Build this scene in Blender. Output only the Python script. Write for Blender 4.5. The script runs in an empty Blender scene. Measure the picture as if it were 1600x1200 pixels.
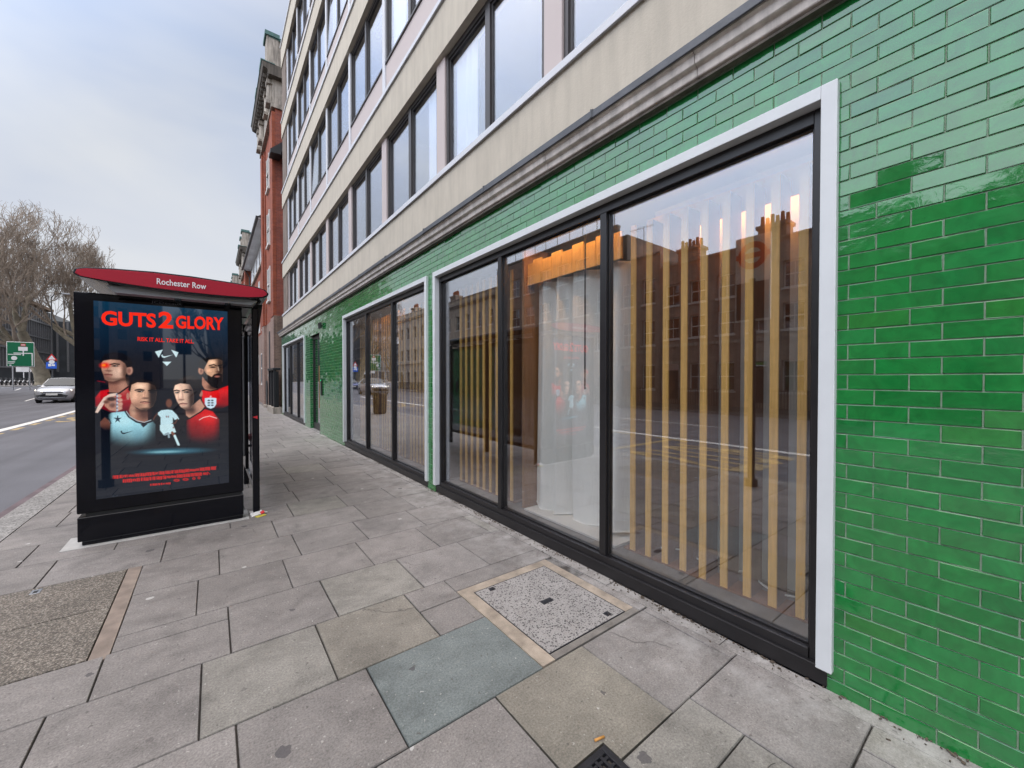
import bpy, bmesh, math, random
import numpy as np
from mathutils import Vector, Matrix
R = math.radians
scene = bpy.context.scene
COL = scene.collection
rnd = random.Random(7)

# ------------------------------------------------------------------ helpers
BASE = {}          # world position of the thing a part belongs to


def tag(o, label=None, cat=None, group=None, kind=None):
    if label: o['label'] = label
    if cat: o['category'] = cat
    if group: o['group'] = group
    if kind: o['kind'] = kind
    return o


def thing(name, loc, label, cat, group=None):
    o = bpy.data.objects.new(name, None)
    COL.objects.link(o)
    o.location = loc
    o.empty_display_size = .2
    BASE[o.name] = Vector(loc)
    return tag(o, label, cat, group)


def copy_tree(o, parent=None):
    c = o.copy()
    COL.objects.link(c)
    if parent is not None:
        c.parent = parent
    for ch in list(o.children):
        copy_tree(ch, c)
    return c


class MB:
    def __init__(s):
        s.v = []; s.f = []; s.c = []

    def face(s, pts, c=None):
        n = len(s.v)
        s.v.extend([tuple(p) for p in pts])
        s.f.append(tuple(range(n, n + len(pts))))
        s.c.append(c)
        return s

    def box(s, x0, x1, y0, y1, z0, z1, c=None):
        if x0 > x1: x0, x1 = x1, x0
        if y0 > y1: y0, y1 = y1, y0
        if z0 > z1: z0, z1 = z1, z0
        n = len(s.v)
        s.v += [(x0, y0, z0), (x1, y0, z0), (x1, y1, z0), (x0, y1, z0), (x0, y0, z1), (x1, y0, z1), (x1, y1, z1), (x0, y1, z1)]
        for q in ((0, 3, 2, 1), (4, 5, 6, 7), (0, 1, 5, 4), (1, 2, 6, 5), (2, 3, 7, 6), (3, 0, 4, 7)):
            s.f.append(tuple(n + i for i in q)); s.c.append(c)
        return s

    def obox(s, ctr, ax, ay, az, c=None):
        """box from a centre and three half-axis vectors"""
        ctr, ax, ay, az = map(Vector, (ctr, ax, ay, az))
        n = len(s.v)
        for sx, sy, sz in ((-1, -1, -1), (1, -1, -1), (1, 1, -1), (-1, 1, -1), (-1, -1, 1), (1, -1, 1), (1, 1, 1), (-1, 1, 1)):
            s.v.append(tuple(ctr + ax * sx + ay * sy + az * sz))
        for q in ((0, 3, 2, 1), (4, 5, 6, 7), (0, 1, 5, 4), (1, 2, 6, 5), (2, 3, 7, 6), (3, 0, 4, 7)):
            s.f.append(tuple(n + i for i in q)); s.c.append(c)
        return s

    def prism(s, poly, fn, a, b, c=None, caps=True):
        """poly: 2-D outline; fn(p, t) -> 3-D; extruded from t=a to t=b"""
        n = len(s.v); k = len(poly)
        s.v += [tuple(fn(p, a)) for p in poly] + [tuple(fn(p, b)) for p in poly]
        for i in range(k):
            j = (i + 1) % k
            s.f.append((n + i, n + j, n + k + j, n + k + i)); s.c.append(c)
        if caps:
            s.f.append(tuple(n + i for i in reversed(range(k)))); s.c.append(c)
            s.f.append(tuple(n + k + i for i in range(k))); s.c.append(c)
        return s

    def tube(s, pts, rad, n=8, c=None, caps=True):
        pts = [Vector(p) for p in pts]
        if not hasattr(rad, '__len__'): rad = [rad] * len(pts)
        base = len(s.v)
        prev = None
        for i, p in enumerate(pts):
            d = (pts[min(i + 1, len(pts) - 1)] - pts[max(i - 1, 0)])
            d = d.normalized() if d.length > 1e-9 else Vector((0, 0, 1))
            if prev is None:
                a = d.cross(Vector((0, 0, 1)) if abs(d.z) < .9 else Vector((1, 0, 0))).normalized()
            else:
                a = (prev - d * prev.dot(d)).normalized()
            prev = a
            b = d.cross(a)
            for k in range(n):
                t = 2 * math.pi * k / n
                s.v.append(tuple(p + (a * math.cos(t) + b * math.sin(t)) * rad[i]))
        for i in range(len(pts) - 1):
            for k in range(n):
                k2 = (k + 1) % n
                s.f.append((base + i * n + k, base + i * n + k2, base + (i + 1) * n + k2, base + (i + 1) * n + k)); s.c.append(c)
        if caps:
            s.f.append(tuple(base + k for k in reversed(range(n)))); s.c.append(c)
            s.f.append(tuple(base + (len(pts) - 1) * n + k for k in range(n))); s.c.append(c)
        return s

    def cyl(s, p, r, h, n=16, r2=None, c=None):
        p = Vector(p)
        return s.tube([p, p + Vector((0, 0, h))], [r, r if r2 is None else r2], n, c)

    def build(s, name, mat, parent=None, smooth=False, bevel=0, seg=2, label=None, cat=None, group=None, kind=None, base=None):
        me = bpy.data.meshes.new(name)
        off = Vector((0, 0, 0))
        if base is not None:
            off = Vector(base)
        elif parent is not None:
            off = BASE.get(parent.name, off)
        me.from_pydata([(v[0] - off.x, v[1] - off.y, v[2] - off.z) for v in s.v], [], s.f)
        if any(c is not None for c in s.c):
            at = me.color_attributes.new('Col', 'FLOAT_COLOR', 'CORNER')
            data = []
            for p, c in zip(me.polygons, s.c):
                c = c or (1, 1, 1)
                for _ in range(p.loop_total): data += [c[0], c[1], c[2], 1]
            at.data.foreach_set('color', data)
        me.materials.append(mat)
        if smooth:
            me.polygons.foreach_set('use_smooth', [True] * len(me.polygons))
        o = bpy.data.objects.new(name, me)
        COL.objects.link(o)
        if parent is not None:
            o.parent = parent
            BASE[o.name] = off
        elif base is not None:
            o.location = off
            BASE[o.name] = off
        if bevel:
            m = o.modifiers.new('bevel', 'BEVEL'); m.width = bevel; m.segments = seg; m.limit_method = 'ANGLE'; m.angle_limit = R(40)
        return tag(o, label, cat, group, kind)


def text_part(name, body, mat, parent, fit, place, bold=0., shear=0., base=None):
    """lettering as a real mesh. fit=(width,height); place(a,b)->world point with a,b in 0..1 across the fitted box"""
    cu = bpy.data.curves.new(name, 'FONT')
    cu.body = body; cu.size = 1; cu.offset = bold; cu.shear = shear; cu.resolution_u = 3
    to = bpy.data.objects.new(name, cu)
    COL.objects.link(to)
    dg = bpy.context.evaluated_depsgraph_get(); dg.update()
    me = bpy.data.meshes.new_from_object(to.evaluated_get(dg))
    bpy.data.objects.remove(to); bpy.data.curves.remove(cu)
    xs = [v.co.x for v in me.vertices]; ys = [v.co.y for v in me.vertices]
    x0, x1, y0, y1 = min(xs), max(xs), min(ys), max(ys)
    off = BASE.get(parent.name, Vector((0, 0, 0))) if parent else Vector((0, 0, 0))
    for v in me.vertices:
        v.co = Vector(place((v.co.x - x0) / (x1 - x0), (v.co.y - y0) / (y1 - y0))) - off
    me.name = name
    me.materials.clear(); me.materials.append(mat)
    o = bpy.data.objects.new(name, me)
    COL.objects.link(o)
    if parent: o.parent = parent
    BASE[o.name] = off
    return o


# ------------------------------------------------------------------ materials
def srgb(r, g, b):
    f = lambda c: (c / 255 / 12.92) if c / 255 <= .04045 else ((c / 255 + .055) / 1.055) ** 2.4
    return (f(r), f(g), f(b))


class NT:
    def __init__(s, name):
        s.m = bpy.data.materials.new(name); s.m.use_nodes = True
        s.t = s.m.node_tree; s.t.nodes.clear()
        s.out = s.t.nodes.new('ShaderNodeOutputMaterial')

    def n(s, typ, props=None, **ins):
        nd = s.t.nodes.new(typ)
        for k, v in (props or {}).items(): setattr(nd, k, v)
        for k, v in ins.items():
            k = k.replace('_', ' ')
            sk = nd.inputs[int(k[1:])] if k[0] == 'i' and k[1:].isdigit() else nd.inputs[k]
            if isinstance(v, bpy.types.NodeSocket): s.t.links.new(v, sk)
            else:
                if isinstance(v, (tuple, list)) and len(v) == 3 and sk.type == 'RGBA': v = (*v, 1)
                sk.default_value = v
        return nd

    def math(s, op, a, b=0., clamp=False):
        return s.n('ShaderNodeMath', {'operation': op, 'use_clamp': clamp}, i0=a, i1=b).outputs[0]

    def mix(s, fac, a, b, mode='MIX'):
        nd = s.t.nodes.new('ShaderNodeMix'); nd.data_type = 'RGBA'; nd.blend_type = mode
        for sk, v in ((nd.inputs[0], fac), (nd.inputs[6], a), (nd.inputs[7], b)):
            if isinstance(v, bpy.types.NodeSocket): s.t.links.new(v, sk)
            else: sk.default_value = (*v, 1) if isinstance(v, (tuple, list)) and len(v) == 3 else v
        return nd.outputs[2]

    def ramp(s, fac, stops):
        nd = s.t.nodes.new('ShaderNodeValToRGB')
        el = nd.color_ramp.elements
        while len(el) > 1: el.remove(el[-1])
        for i, (p, c) in enumerate(stops):
            e = el[0] if i == 0 else el.new(p)
            e.position = p
            e.color = (*c, 1) if isinstance(c, (tuple, list)) else (c, c, c, 1)
        s.t.links.new(fac, nd.inputs[0])
        return nd.outputs[0]

    def pos(s, scale=(1, 1, 1)):
        g = s.n('ShaderNodeNewGeometry').outputs['Position']
        if scale == (1, 1, 1): return g
        return s.n('ShaderNodeVectorMath', {'operation': 'MULTIPLY'}, i0=g, i1=scale).outputs[0]

    def obj(s, scale=(1, 1, 1)):
        g = s.n('ShaderNodeTexCoord').outputs['Object']
        return s.n('ShaderNodeVectorMath', {'operation': 'MULTIPLY'}, i0=g, i1=scale).outputs[0]

    def noise(s, vec, scale, detail=4, rough=.55, dist=0.):
        return s.n('ShaderNodeTexNoise', None, Vector=vec, Scale=scale, Detail=detail, Roughness=rough, Distortion=dist).outputs['Fac']

    def bump(s, h, strength=.3, dist=.01, normal=None):
        k = dict(Height=h, Strength=strength, Distance=dist)
        if normal is not None: k['Normal'] = normal
        return s.n('ShaderNodeBump', None, **k).outputs[0]

    def done(s, sh):
        s.t.links.new(sh, s.out.inputs['Surface']); return s.m

    def principled(s, **k):
        return s.n('ShaderNodeBsdfPrincipled', None, **k).outputs[0]


def pmat(name, color, rough=.6, metal=0., var=.18, scale=6., bump=.0, bscale=60., spec=.5, attr=False, coat=0., stretch=(1, 1, 1), rvar=.15, fine=.0):
    t = NT(name)
    p = t.obj(stretch) if not attr else t.pos(stretch)
    nz = t.noise(p, scale, 5, .6)
    c = t.mix(1., color, t.ramp(nz, [(.25, 1 - var), (.75, 1 + var)]), 'MULTIPLY')
    if attr:
        c = t.mix(1., c, t.n('ShaderNodeVertexColor', {'layer_name': 'Col'}).outputs[0], 'MULTIPLY')
    if fine:
        c = t.mix(1., c, t.ramp(t.noise(p, scale * 30, 3, .7), [(.3, 1 - fine), (.7, 1 + fine)]), 'MULTIPLY')
    k = dict(Base_Color=c, Metallic=metal, Specular_IOR_Level=spec, Coat_Weight=coat)
    k['Roughness'] = t.math('ADD', rough - rvar / 2, t.math('MULTIPLY', nz, rvar), True)
    if bump:
        k['Normal'] = t.bump(t.noise(p, bscale, 4, .65), bump, .01)
    return t.done(t.principled(**k))


def emit(name, color, strength):
    t = NT(name)
    return t.done(t.n('ShaderNodeEmission', None, Color=color, Strength=strength).outputs[0])


def glass(name, tint=(.9, .93, .93), base=.2, power=4., wob=0.):
    t = NT(name)
    lw = t.n('ShaderNodeLayerWeight', None, Blend=.5).outputs['Facing']
    fac = t.math('ADD', base, t.math('MULTIPLY', t.math('POWER', lw, power), 1 - base), True)
    gl = dict(Color=(.93, .95, 1.), Roughness=.0)
    if wob:
        gl['Normal'] = t.bump(t.noise(t.pos(), 1.3, 1, .4), wob, .02)
    g = t.n('ShaderNodeBsdfGlossy', None, **gl).outputs[0]
    tr = t.n('ShaderNodeBsdfTransparent', None, Color=tint).outputs[0]
    return t.done(t.n('ShaderNodeMixShader', None, i0=fac, i1=tr, i2=g).outputs[0])


def brick_mat(name, c1, c2, mortar, bw=.225, bh=.075, rough=.85, dirt=.25):
    t = NT(name)
    sp = t.n('ShaderNodeSeparateXYZ', None, i0=t.pos()).outputs
    u = t.math('ADD', sp[0], sp[1])
    v = t.n('ShaderNodeCombineXYZ', None, X=u, Y=sp[2], Z=0.).outputs[0]
    b = t.n('ShaderNodeTexBrick', {'offset': .5}, Vector=v, Color1=c1, Color2=c2, Mortar=mortar, Scale=1., Mortar_Size=.006, Mortar_Smooth=.2, Bias=0., Brick_Width=bw, Row_Height=bh)
    nz = t.noise(t.pos(), 1.1, 6, .65)
    c = t.mix(1., b.outputs[0], t.ramp(nz, [(.3, 1 - dirt), (.7, 1 + dirt)]), 'MULTIPLY')
    st = t.noise(t.pos((2.5, 2.5, .25)), 2., 4, .6)
    c = t.mix(1., c, t.ramp(st, [(.35, .75), (.6, 1.05)]), 'MULTIPLY')
    nrm = t.bump(b.outputs['Fac'], -.4, .006)
    return t.done(t.principled(Base_Color=c, Roughness=rough, Normal=nrm))


def stone_mat(name, c, stain=.35, mottle=1.):
    t = NT(name)
    a = t.noise(t.pos(), 2.2, 7, .65)
    s = t.noise(t.pos((4, 4, .5)), 2.2, 5, .65)
    k = t.mix(1., c, t.ramp(a, [(.3, 1 - .25 * mottle), (.7, 1 + .12 * mottle)]), 'MULTIPLY')
    k = t.mix(1., k, t.ramp(s, [(.38, 1 - stain), (.6, 1.05)]), 'MULTIPLY')
    return t.done(t.principled(Base_Color=k, Roughness=.85, Normal=t.bump(t.noise(t.pos(), 45, 4, .7), .25, .01)))


M = {}
M['black_metal'] = pmat('black_metal', (.012, .011, .012), .38, .0, .15, 9, .04, 200)
M['shelter_black'] = pmat('shelter_black', (.003, .0035, .0065), .12, 0, .15, 5, .0, rvar=.04, spec=.28)
M['white_paint'] = pmat('white_paint', (.60, .62, .63), .42, 0, .05, 5, .03, 120)
M['white_strip'] = pmat('white_strip', (.58, .59, .62), .5, 0, .06, 3, .03, 120)
M['render'] = stone_mat('cream_render', (.50, .45, .37), .06, .3)
M['pink_panel'] = pmat('pink_panel', (.50, .43, .41), .6, 0, .04, 2, .02, 90)
M['alu_frame'] = pmat('alu_frame', (.055, .05, .05), .4, .3, .15, 9)
M['pier_stone'] = stone_mat('brown_pier_stone', (.20, .155, .125), .3)
M['cornice'] = stone_mat('cornice_stone', (.60, .545, .495), .25, .9)
M['lead'] = pmat('lead', (.085, .09, .10), .55, .35, .35, 5, .25, 22)
M['soffit_dark'] = stone_mat('dark_soffit_stone', (.10, .085, .07), .4)  # dark stone for the drip moulding and the tower cornices
M['mortar'] = pmat('mortar', (.26, .34, .25), .9, 0, .25, 30, .3, 150)
M['glass'] = glass('shop_glass', (.985, .99, .985), .135, 2.6, .002)
M['glass_up'] = glass('window_glass', (.93, .95, .97), .115, 3.)
M['glass_dark'] = glass('dark_glass', (.35, .38, .42), .10, 3.)
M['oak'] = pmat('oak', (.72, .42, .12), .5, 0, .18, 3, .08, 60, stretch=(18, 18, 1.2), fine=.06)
M['board_slat_shade'] = pmat('brown_board_slat_shade', (.175, .078, .04), .6, 0, .25, 4, .05, 60, stretch=(10, 10, .8))  # brown of the boards; on slat sides it paints in their shade
M['grey_wall'] = pmat('grey_plaster', (.50, .50, .48), .8, 0, .08, 2)
M['dark_wall'] = pmat('dark_plaster', (.045, .036, .032), .85, 0, .2, 2)
M['inner_floor'] = pmat('inner_floor', (.13, .125, .12), .5, 0, .06, 3)
M['led'] = emit('warm_led', (1., .42, .12), 30.)
M['led_soft'] = emit('soft_warm_led', (1., .52, .2), 60.)
M['cord'] = pmat('cord_black', (.01, .01, .01), .6)
M['white_cable'] = pmat('white_cable', (.6, .6, .58), .5)
M['red_sign'] = pmat('red_sign', (.37, .007, .024), .4, 0, .06, 3, spec=.3)
M['white_text'] = pmat('white_text', (.78, .76, .78), .5, 0, .02)
M['grey_text'] = pmat('grey_text', (.10, .10, .12), .5, 0, .02)
M['canopy_under'] = pmat('canopy_underside', (.30, .30, .32), .35, .2, .1, 3)
M['steel'] = pmat('steel', (.35, .36, .38), .3, .8, .1, 6)
M['litter'] = pmat('white_litter', (.72, .70, .68), .7, 0, .1, 20)
M['red_print'] = pmat('red_print', (.6, .02, .03), .5)
M['yellow_litter'] = pmat('yellow_litter', (.5, .42, .06), .7)
M['granite'] = None
M['red_brick'] = brick_mat('red_brick', (.29, .062, .024), (.21, .043, .019), (.21, .08, .05))
M['side_brown'] = brick_mat('side_brown_brick', (.20, .13, .095), (.13, .085, .065), (.25, .20, .17))
M['mid_oak'] = pmat('mid_oak', (.27, .135, .058), .5, 0, .2, 3, .05, 60, stretch=(18, 18, 1.2))
M['red_side_shade'] = brick_mat('red_brick_side_shade', (.25, .06, .035), (.17, .04, .028), (.2, .1, .08))  # darker copy of the red brick, side wall's shade put into the colour
M['brown_brick'] = brick_mat('brown_brick', (.30, .22, .18), (.22, .16, .13), (.25, .20, .17))
M['purple_brick'] = brick_mat('purple_brown_brick', (.27, .18, .145), (.21, .14, .115), (.27, .2, .17), dirt=.15)
M['stock_brick'] = brick_mat('stock_brick', (.45, .37, .30), (.38, .31, .25), (.28, .23, .18))
M['dark_brick'] = brick_mat('dark_stock_brick', (.33, .26, .21), (.27, .21, .17), (.2, .16, .13))
M['stucco'] = stone_mat('stucco', (.62, .58, .50), .22)
M['cream_stucco'] = stone_mat('cream_stucco', (.52, .46, .37), .25)
M['portland'] = stone_mat('portland_stone', (.39, .345, .295), .5)
M['verdigris'] = pmat('verdigris_copper', (.06, .13, .12), .7, .1, .35, 8)
M['slate'] = pmat('slate', (.06, .06, .065), .7, 0, .2, 6)
M['terracotta'] = pmat('terracotta', (.32, .12, .06), .8, 0, .25, 8)
M['gutter'] = pmat('gutter_black', (.012, .012, .015), .5)
M['sash_white'] = pmat('sash_white', (.60, .59, .56), .5, 0, .06)
M['soffit_white'] = pmat('soffit_white', (.62, .64, .66), .6, 0, .08, 2)
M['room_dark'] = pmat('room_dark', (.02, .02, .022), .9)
M['blind'] = pmat('window_blind', (.80, .82, .85), .8, 0, .08, 3)
M['iron'] = pmat('iron_black', (.01, .011, .014), .42, .2, .2, 9)
M['office_dark'] = pmat('office_cladding', (.06, .065, .072), .35, .3, .25, .6)
M['office_fin'] = pmat('office_fin', (.17, .17, .175), .4, .3, .2, 2)
M['copper_roof'] = pmat('brown_roof', (.22, .14, .08), .7, 0, .2, 1)
M['bright_pane'] = glass('bright_pane', (.2, .2, .22), .55, 3.)
M['tyre'] = pmat('tyre', (.012, .012, .012), .8)
M['silver_paint'] = pmat('silver_paint', (.48, .49, .51), .3, .4, .05, 4, coat=.6)
M['blue_paint'] = pmat('blue_paint', (.02, .04, .16), .25, .3, .05, 4, coat=.6)
M['car_glass'] = pmat('car_glass', (.02, .028, .034), .08, 0, .1, 3, spec=.42)
M['car_trim'] = pmat('car_trim', (.012, .012, .013), .5)
M['plate'] = pmat('plate', (.7, .7, .66), .5)
M['lamp_lens'] = emit('headlamp', (1., .93, .72), 9.)
M['sign_green'] = pmat('sign_green', (.0, .13, .055), .4, 0, .05)
M['sign_white'] = pmat('sign_white', (.75, .75, .75), .5, 0, .03)
M['sign_red'] = pmat('sign_red', (.55, .02, .02), .45, 0, .03)
M['sign_blue'] = pmat('sign_blue', (.015, .10, .52), .4, 0, .03)
M['bark'] = pmat('plane_bark', (.175, .15, .108), .9, 0, .5, 1.6, .3, 10)
M['twig'] = pmat('plane_twig', (.25, .20, .155), .9, 0, .3, 1.5)
M['grey_mortar'] = pmat('grey_mortar', (.17, .155, .14), .95, 0, .4, 8, .4, 100, fine=.2)
M['line_white'] = pmat('line_white', (.66, .65, .62), .8, 0, .25, 7, fine=.12)
M['line_yellow'] = pmat('line_yellow', (.36, .27, .14), .85, 0, .6, 5, fine=.2)
M['red_line'] = pmat('red_route_line', (.125, .094, .102), .9, 0, .4, 4, fine=.15)
M['bin_brown'] = pmat('bin_brown', (.05, .035, .028), .5, .2, .2, 5)
M['sand_mortar'] = pmat('sand_mortar', (.30, .25, .20), .95, 0, .45, 7, .4, 120, fine=.15)
M['cast_iron'] = pmat('cast_iron', (.018, .018, .022), .55, .4, .3, 20, .2, 150)
M['butt_orange'] = pmat('butt_orange', (.5, .24, .06), .8)
M['dirt'] = pmat('damp_dirt', (.085, .065, .048), .95, 0, .5, 20, .5, 60)


def pavement_mat():
    t = NT('concrete_paving')
    p = t.pos()
    c = t.n('ShaderNodeVertexColor', {'layer_name': 'Col'}).outputs[0]
    big = t.noise(p, 1.1, 6, .6)
    c = t.mix(1., c, t.ramp(big, [(.3, .80), (.7, 1.16)]), 'MULTIPLY')
    mid = t.noise(p, 7, 5, .65)
    c = t.mix(1., c, t.ramp(mid, [(.3, .86), (.7, 1.12)]), 'MULTIPLY')
    fine = t.noise(p, 95, 4, .8)
    c = t.mix(1., c, t.ramp(fine, [(.30, .55), (.5, 1.0), (.70, 1.42)]), 'MULTIPLY')
    stn = t.noise(t.pos((1, 1.4, 1)), 2.3, 9, .72, .6)
    c = t.mix(1., c, t.ramp(stn, [(.38, .78), (.50, .98), (.62, 1.03)]), 'MULTIPLY')
    # pale chalky scuffs along the shop front
    sx = t.n('ShaderNodeSeparateXYZ', None, i0=p).outputs
    near = t.n('ShaderNodeMapRange', None, Value=sx[0], From_Min=1.7, From_Max=2.6, To_Min=0., To_Max=1.).outputs[0]
    scuff = t.math('MULTIPLY', near, t.ramp(t.noise(p, 5, 6, .7), [(.42, 0.), (.68, 1.)]))
    c = t.mix(t.math('MULTIPLY', scuff, .6), c, (.46, .445, .43))
    # chewing gum: dark and pale flattened spots with a ragged edge
    dv = t.n('ShaderNodeVectorMath', {'operation': 'ADD'}, i0=p, i1=t.n('ShaderNodeVectorMath', {'operation': 'SCALE'}, i0=t.n('ShaderNodeTexNoise', None, Vector=p, Scale=45., Detail=2.).outputs['Color'], Scale=.035).outputs[0]).outputs[0]
    for sc, thr, keep, colr, amt in ((2.9, .075, .34, (.06, .055, .06), .75), (3.7, .065, .55, (.50, .49, .47), .7), (6.1, .075, .5, (.09, .08, .08), .5), (9., .05, .7, (.50, .49, .47), .55), (31., .16, .78, (.07, .062, .058), .6), (52., .17, .8, (.5, .48, .45), .4)):
        flat = t.n('ShaderNodeVectorMath', {'operation': 'MULTIPLY'}, i0=dv, i1=(1., 1., 0.)).outputs[0]
        vo = t.n('ShaderNodeTexVoronoi', {'feature': 'F1'}, Vector=flat, Scale=sc, Randomness=1.)
        r = t.n('ShaderNodeSeparateColor', None, i0=vo.outputs['Color']).outputs
        size = t.math('MULTIPLY', t.math('GREATER_THAN', r[0], keep), t.math('ADD', thr * .45, t.math('MULTIPLY', r[1], thr)))
        inside = t.math('LESS_THAN', vo.outputs['Distance'], size)
        c = t.mix(t.math('MULTIPLY', inside, amt), c, colr)
    nrm = t.bump(fine, .25, .004)
    nrm = t.bump(mid, .1, .01, nrm)
    return t.done(t.principled(Base_Color=c, Roughness=t.ramp(big, [(.3, .62), (.7, .8)]), Specular_IOR_Level=.4, Normal=nrm))


def asphalt_mat():
    t = NT('asphalt'); p = t.pos()
    a = t.noise(p, .35, 6, .6)
    c = t.mix(1., (.105, .105, .118), t.ramp(a, [(.3, .82), (.7, 1.15)]), 'MULTIPLY')
    c = t.mix(1., c, t.ramp(t.noise(p, 90, 3, .75), [(.3, .72), (.7, 1.28)]), 'MULTIPLY')
    tr = t.noise(t.pos((1.6, .03, 1)), 1.2, 3, .5)
    c = t.mix(1., c, t.ramp(tr, [(.35, .82), (.6, 1.08)]), 'MULTIPLY')
    sp = t.n('ShaderNodeTexVoronoi', None, Vector=p, Scale=3.2)
    c = t.mix(t.math('MULTIPLY', t.math('LESS_THAN', sp.outputs['Distance'], .028), .5), c, (.4, .4, .4))
    return t.done(t.principled(Base_Color=c, Roughness=.72, Normal=t.bump(t.noise(p, 110, 2, .7), .3, .004)))


def granite_mat():
    t = NT('granite'); p = t.pos()
    v = t.n('ShaderNodeTexVoronoi', None, Vector=p, Scale=70.).outputs['Color']
    g = t.n('ShaderNodeSeparateColor', None, i0=v).outputs[0]
    c = t.ramp(g, [(0., (.11, .105, .10)), (.5, (.225, .215, .205)), (1., (.34, .33, .315))])
    c = t.mix(1., c, t.ramp(t.noise(p, 2, 5, .6), [(.3, .8), (.7, 1.15)]), 'MULTIPLY')
    return t.done(t.principled(Base_Color=c, Roughness=.75))


def terrazzo_mat(name, pale, dark, scale, amount):
    t = NT(name); p = t.pos()
    out = pale
    c = t.mix(1., pale, t.ramp(t.noise(p, 5, 5, .6), [(.3, .85), (.7, 1.1)]), 'MULTIPLY')
    for sc, k in ((scale, .34), (scale * 1.9, .3)):
        v = t.n('ShaderNodeTexVoronoi', None, Vector=t.pos((1, 1, 0.)), Scale=sc)
        r = t.n('ShaderNodeSeparateColor', None, i0=v.outputs['Color']).outputs[0]
        m = t.math('MULTIPLY', t.math('LESS_THAN', v.outputs['Distance'], k), t.math('LESS_THAN', r, amount))
        c = t.mix(t.math('MULTIPLY', m, .85), c, dark)
    c = t.mix(1., c, t.ramp(t.noise(p, 160, 2, .7), [(.3, .85), (.7, 1.15)]), 'MULTIPLY')
    return t.done(t.principled(Base_Color=c, Roughness=.75))


def pebble_mat():
    t = NT('exposed_aggregate'); p = t.pos((1, 1, 0.))
    v = t.n('ShaderNodeTexVoronoi', None, Vector=p, Scale=105.)
    r = t.n('ShaderNodeSeparateColor', None, i0=v.outputs['Color']).outputs[0]
    c = t.ramp(r, [(0., (.13, .11, .09)), (.45, (.215, .185, .155)), (.8, (.285, .25, .21)), (1., (.37, .335, .29))])
    edge = t.ramp(v.outputs['Distance'], [(.25, 1.), (.6, .42)])
    c = t.mix(1., c, edge, 'MULTIPLY')
    c = t.mix(1., c, t.ramp(t.noise(t.pos(), 2.5, 5, .6), [(.3, .8), (.7, 1.15)]), 'MULTIPLY')
    return t.done(t.principled(Base_Color=c, Roughness=.8, Normal=t.bump(v.outputs['Distance'], -.5, .006)))


def tile_mat():
    t = NT('green_glaze')
    c = t.n('ShaderNodeVertexColor', {'layer_name': 'Col'}).outputs[0]
    p = t.pos()
    n1 = t.noise(p, 9, 5, .65, 1.5)
    c = t.mix(1., c, t.ramp(n1, [(.3, .78), (.5, 1.), (.72, 1.25)]), 'MULTIPLY')
    sp = t.n('ShaderNodeTexVoronoi', None, Vector=p, Scale=38.)
    c = t.mix(t.math('MULTIPLY', t.math('LESS_THAN', sp.outputs['Distance'], .07), .5), c, (.004, .03, .012))
    # glaze pools: gentle waves and small dimples
    nrm = t.bump(t.noise(t.pos((1, 1, 2.2)), 5.5, 2, .5), .12, .010)
    nrm = t.bump(t.noise(p, 26, 3, .6, .8), .10, .0030, nrm)
    return t.done(t.principled(Base_Color=c, Roughness=t.ramp(n1, [(.3, .05), (.7, .10)]), IOR=1.65, Specular_IOR_Level=.5, Normal=nrm, Coat_Weight=.7, Coat_Roughness=.02, Coat_IOR=1.5, Coat_Normal=nrm))


def curtain_mat():
    t = NT('sheer_curtain')
    p = t.pos()
    w = t.noise(t.pos((1, 60, 2)), 3, 3, .6)
    c = t.mix(1., (.93, .93, .90), t.ramp(w, [(.3, .93), (.7, 1.05)]), 'MULTIPLY')
    d = t.n('ShaderNodeBsdfDiffuse', None, Color=c).outputs[0]
    tr = t.n('ShaderNodeBsdfTranslucent', None, Color=c).outputs[0]
    return t.done(t.n('ShaderNodeMixShader', None, i0=.15, i1=d, i2=tr).outputs[0])


def poster_mat():
    t = NT('poster_print')
    c = t.n('ShaderNodeVertexColor', {'layer_name': 'Col'}).outputs[0]
    return t.done(t.principled(Base_Color=(.004, .005, .008), Roughness=.02, IOR=1.68, Emission_Color=c, Emission_Strength=POSTER_GAIN))


POSTER_GAIN = 1.0
EXPOSURE = -.2
M['paving'] = pavement_mat()
M['asphalt'] = asphalt_mat()
M['granite'] = granite_mat()
M['terrazzo'] = terrazzo_mat('terrazzo_cover', (.285, .27, .26), (.045, .04, .04), 52., .85)
M['pebble'] = pebble_mat()
M['tile'] = tile_mat()
M['curtain'] = curtain_mat()
M['poster'] = poster_mat()
M['poster_red'] = emit('poster_red', (.95, .028, .012), 1.15)
M['ground'] = pmat('far_ground', (.16, .155, .15), .9, 0, .2, .2)

# ------------------------------------------------------------------ ground levels
def zr(y):
    t = min(1., max(0., (y - 35.) / 60.))
    return -.12 + .77 * t * t * (3 - 2 * t)


def zp(y):
    return zr(y) + .12


def sheet(name, x0, x1, ys, dz, mat, nx=1):
    b = MB()
    for i in range(len(ys) - 1):
        for k in range(nx):
            xa = x0 + (x1 - x0) * k / nx; xb = x0 + (x1 - x0) * (k + 1) / nx
            b.face([(xa, ys[i], zr(ys[i]) + dz), (xb, ys[i], zr(ys[i]) + dz), (xb, ys[i + 1], zr(ys[i + 1]) + dz), (xa, ys[i + 1], zr(ys[i + 1]) + dz)], (1, 1, 1))
    return b.build(name, mat, kind='structure')


YS = [-85] + list(range(-60, 31, 10)) + list(range(35, 100, 5)) + [130]
sheet('ground', -1500, 1500, [-1500] + YS + [1500], -.03, M['ground'])
sheet('road', -70, 12, YS, 0, M['asphalt'])


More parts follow.
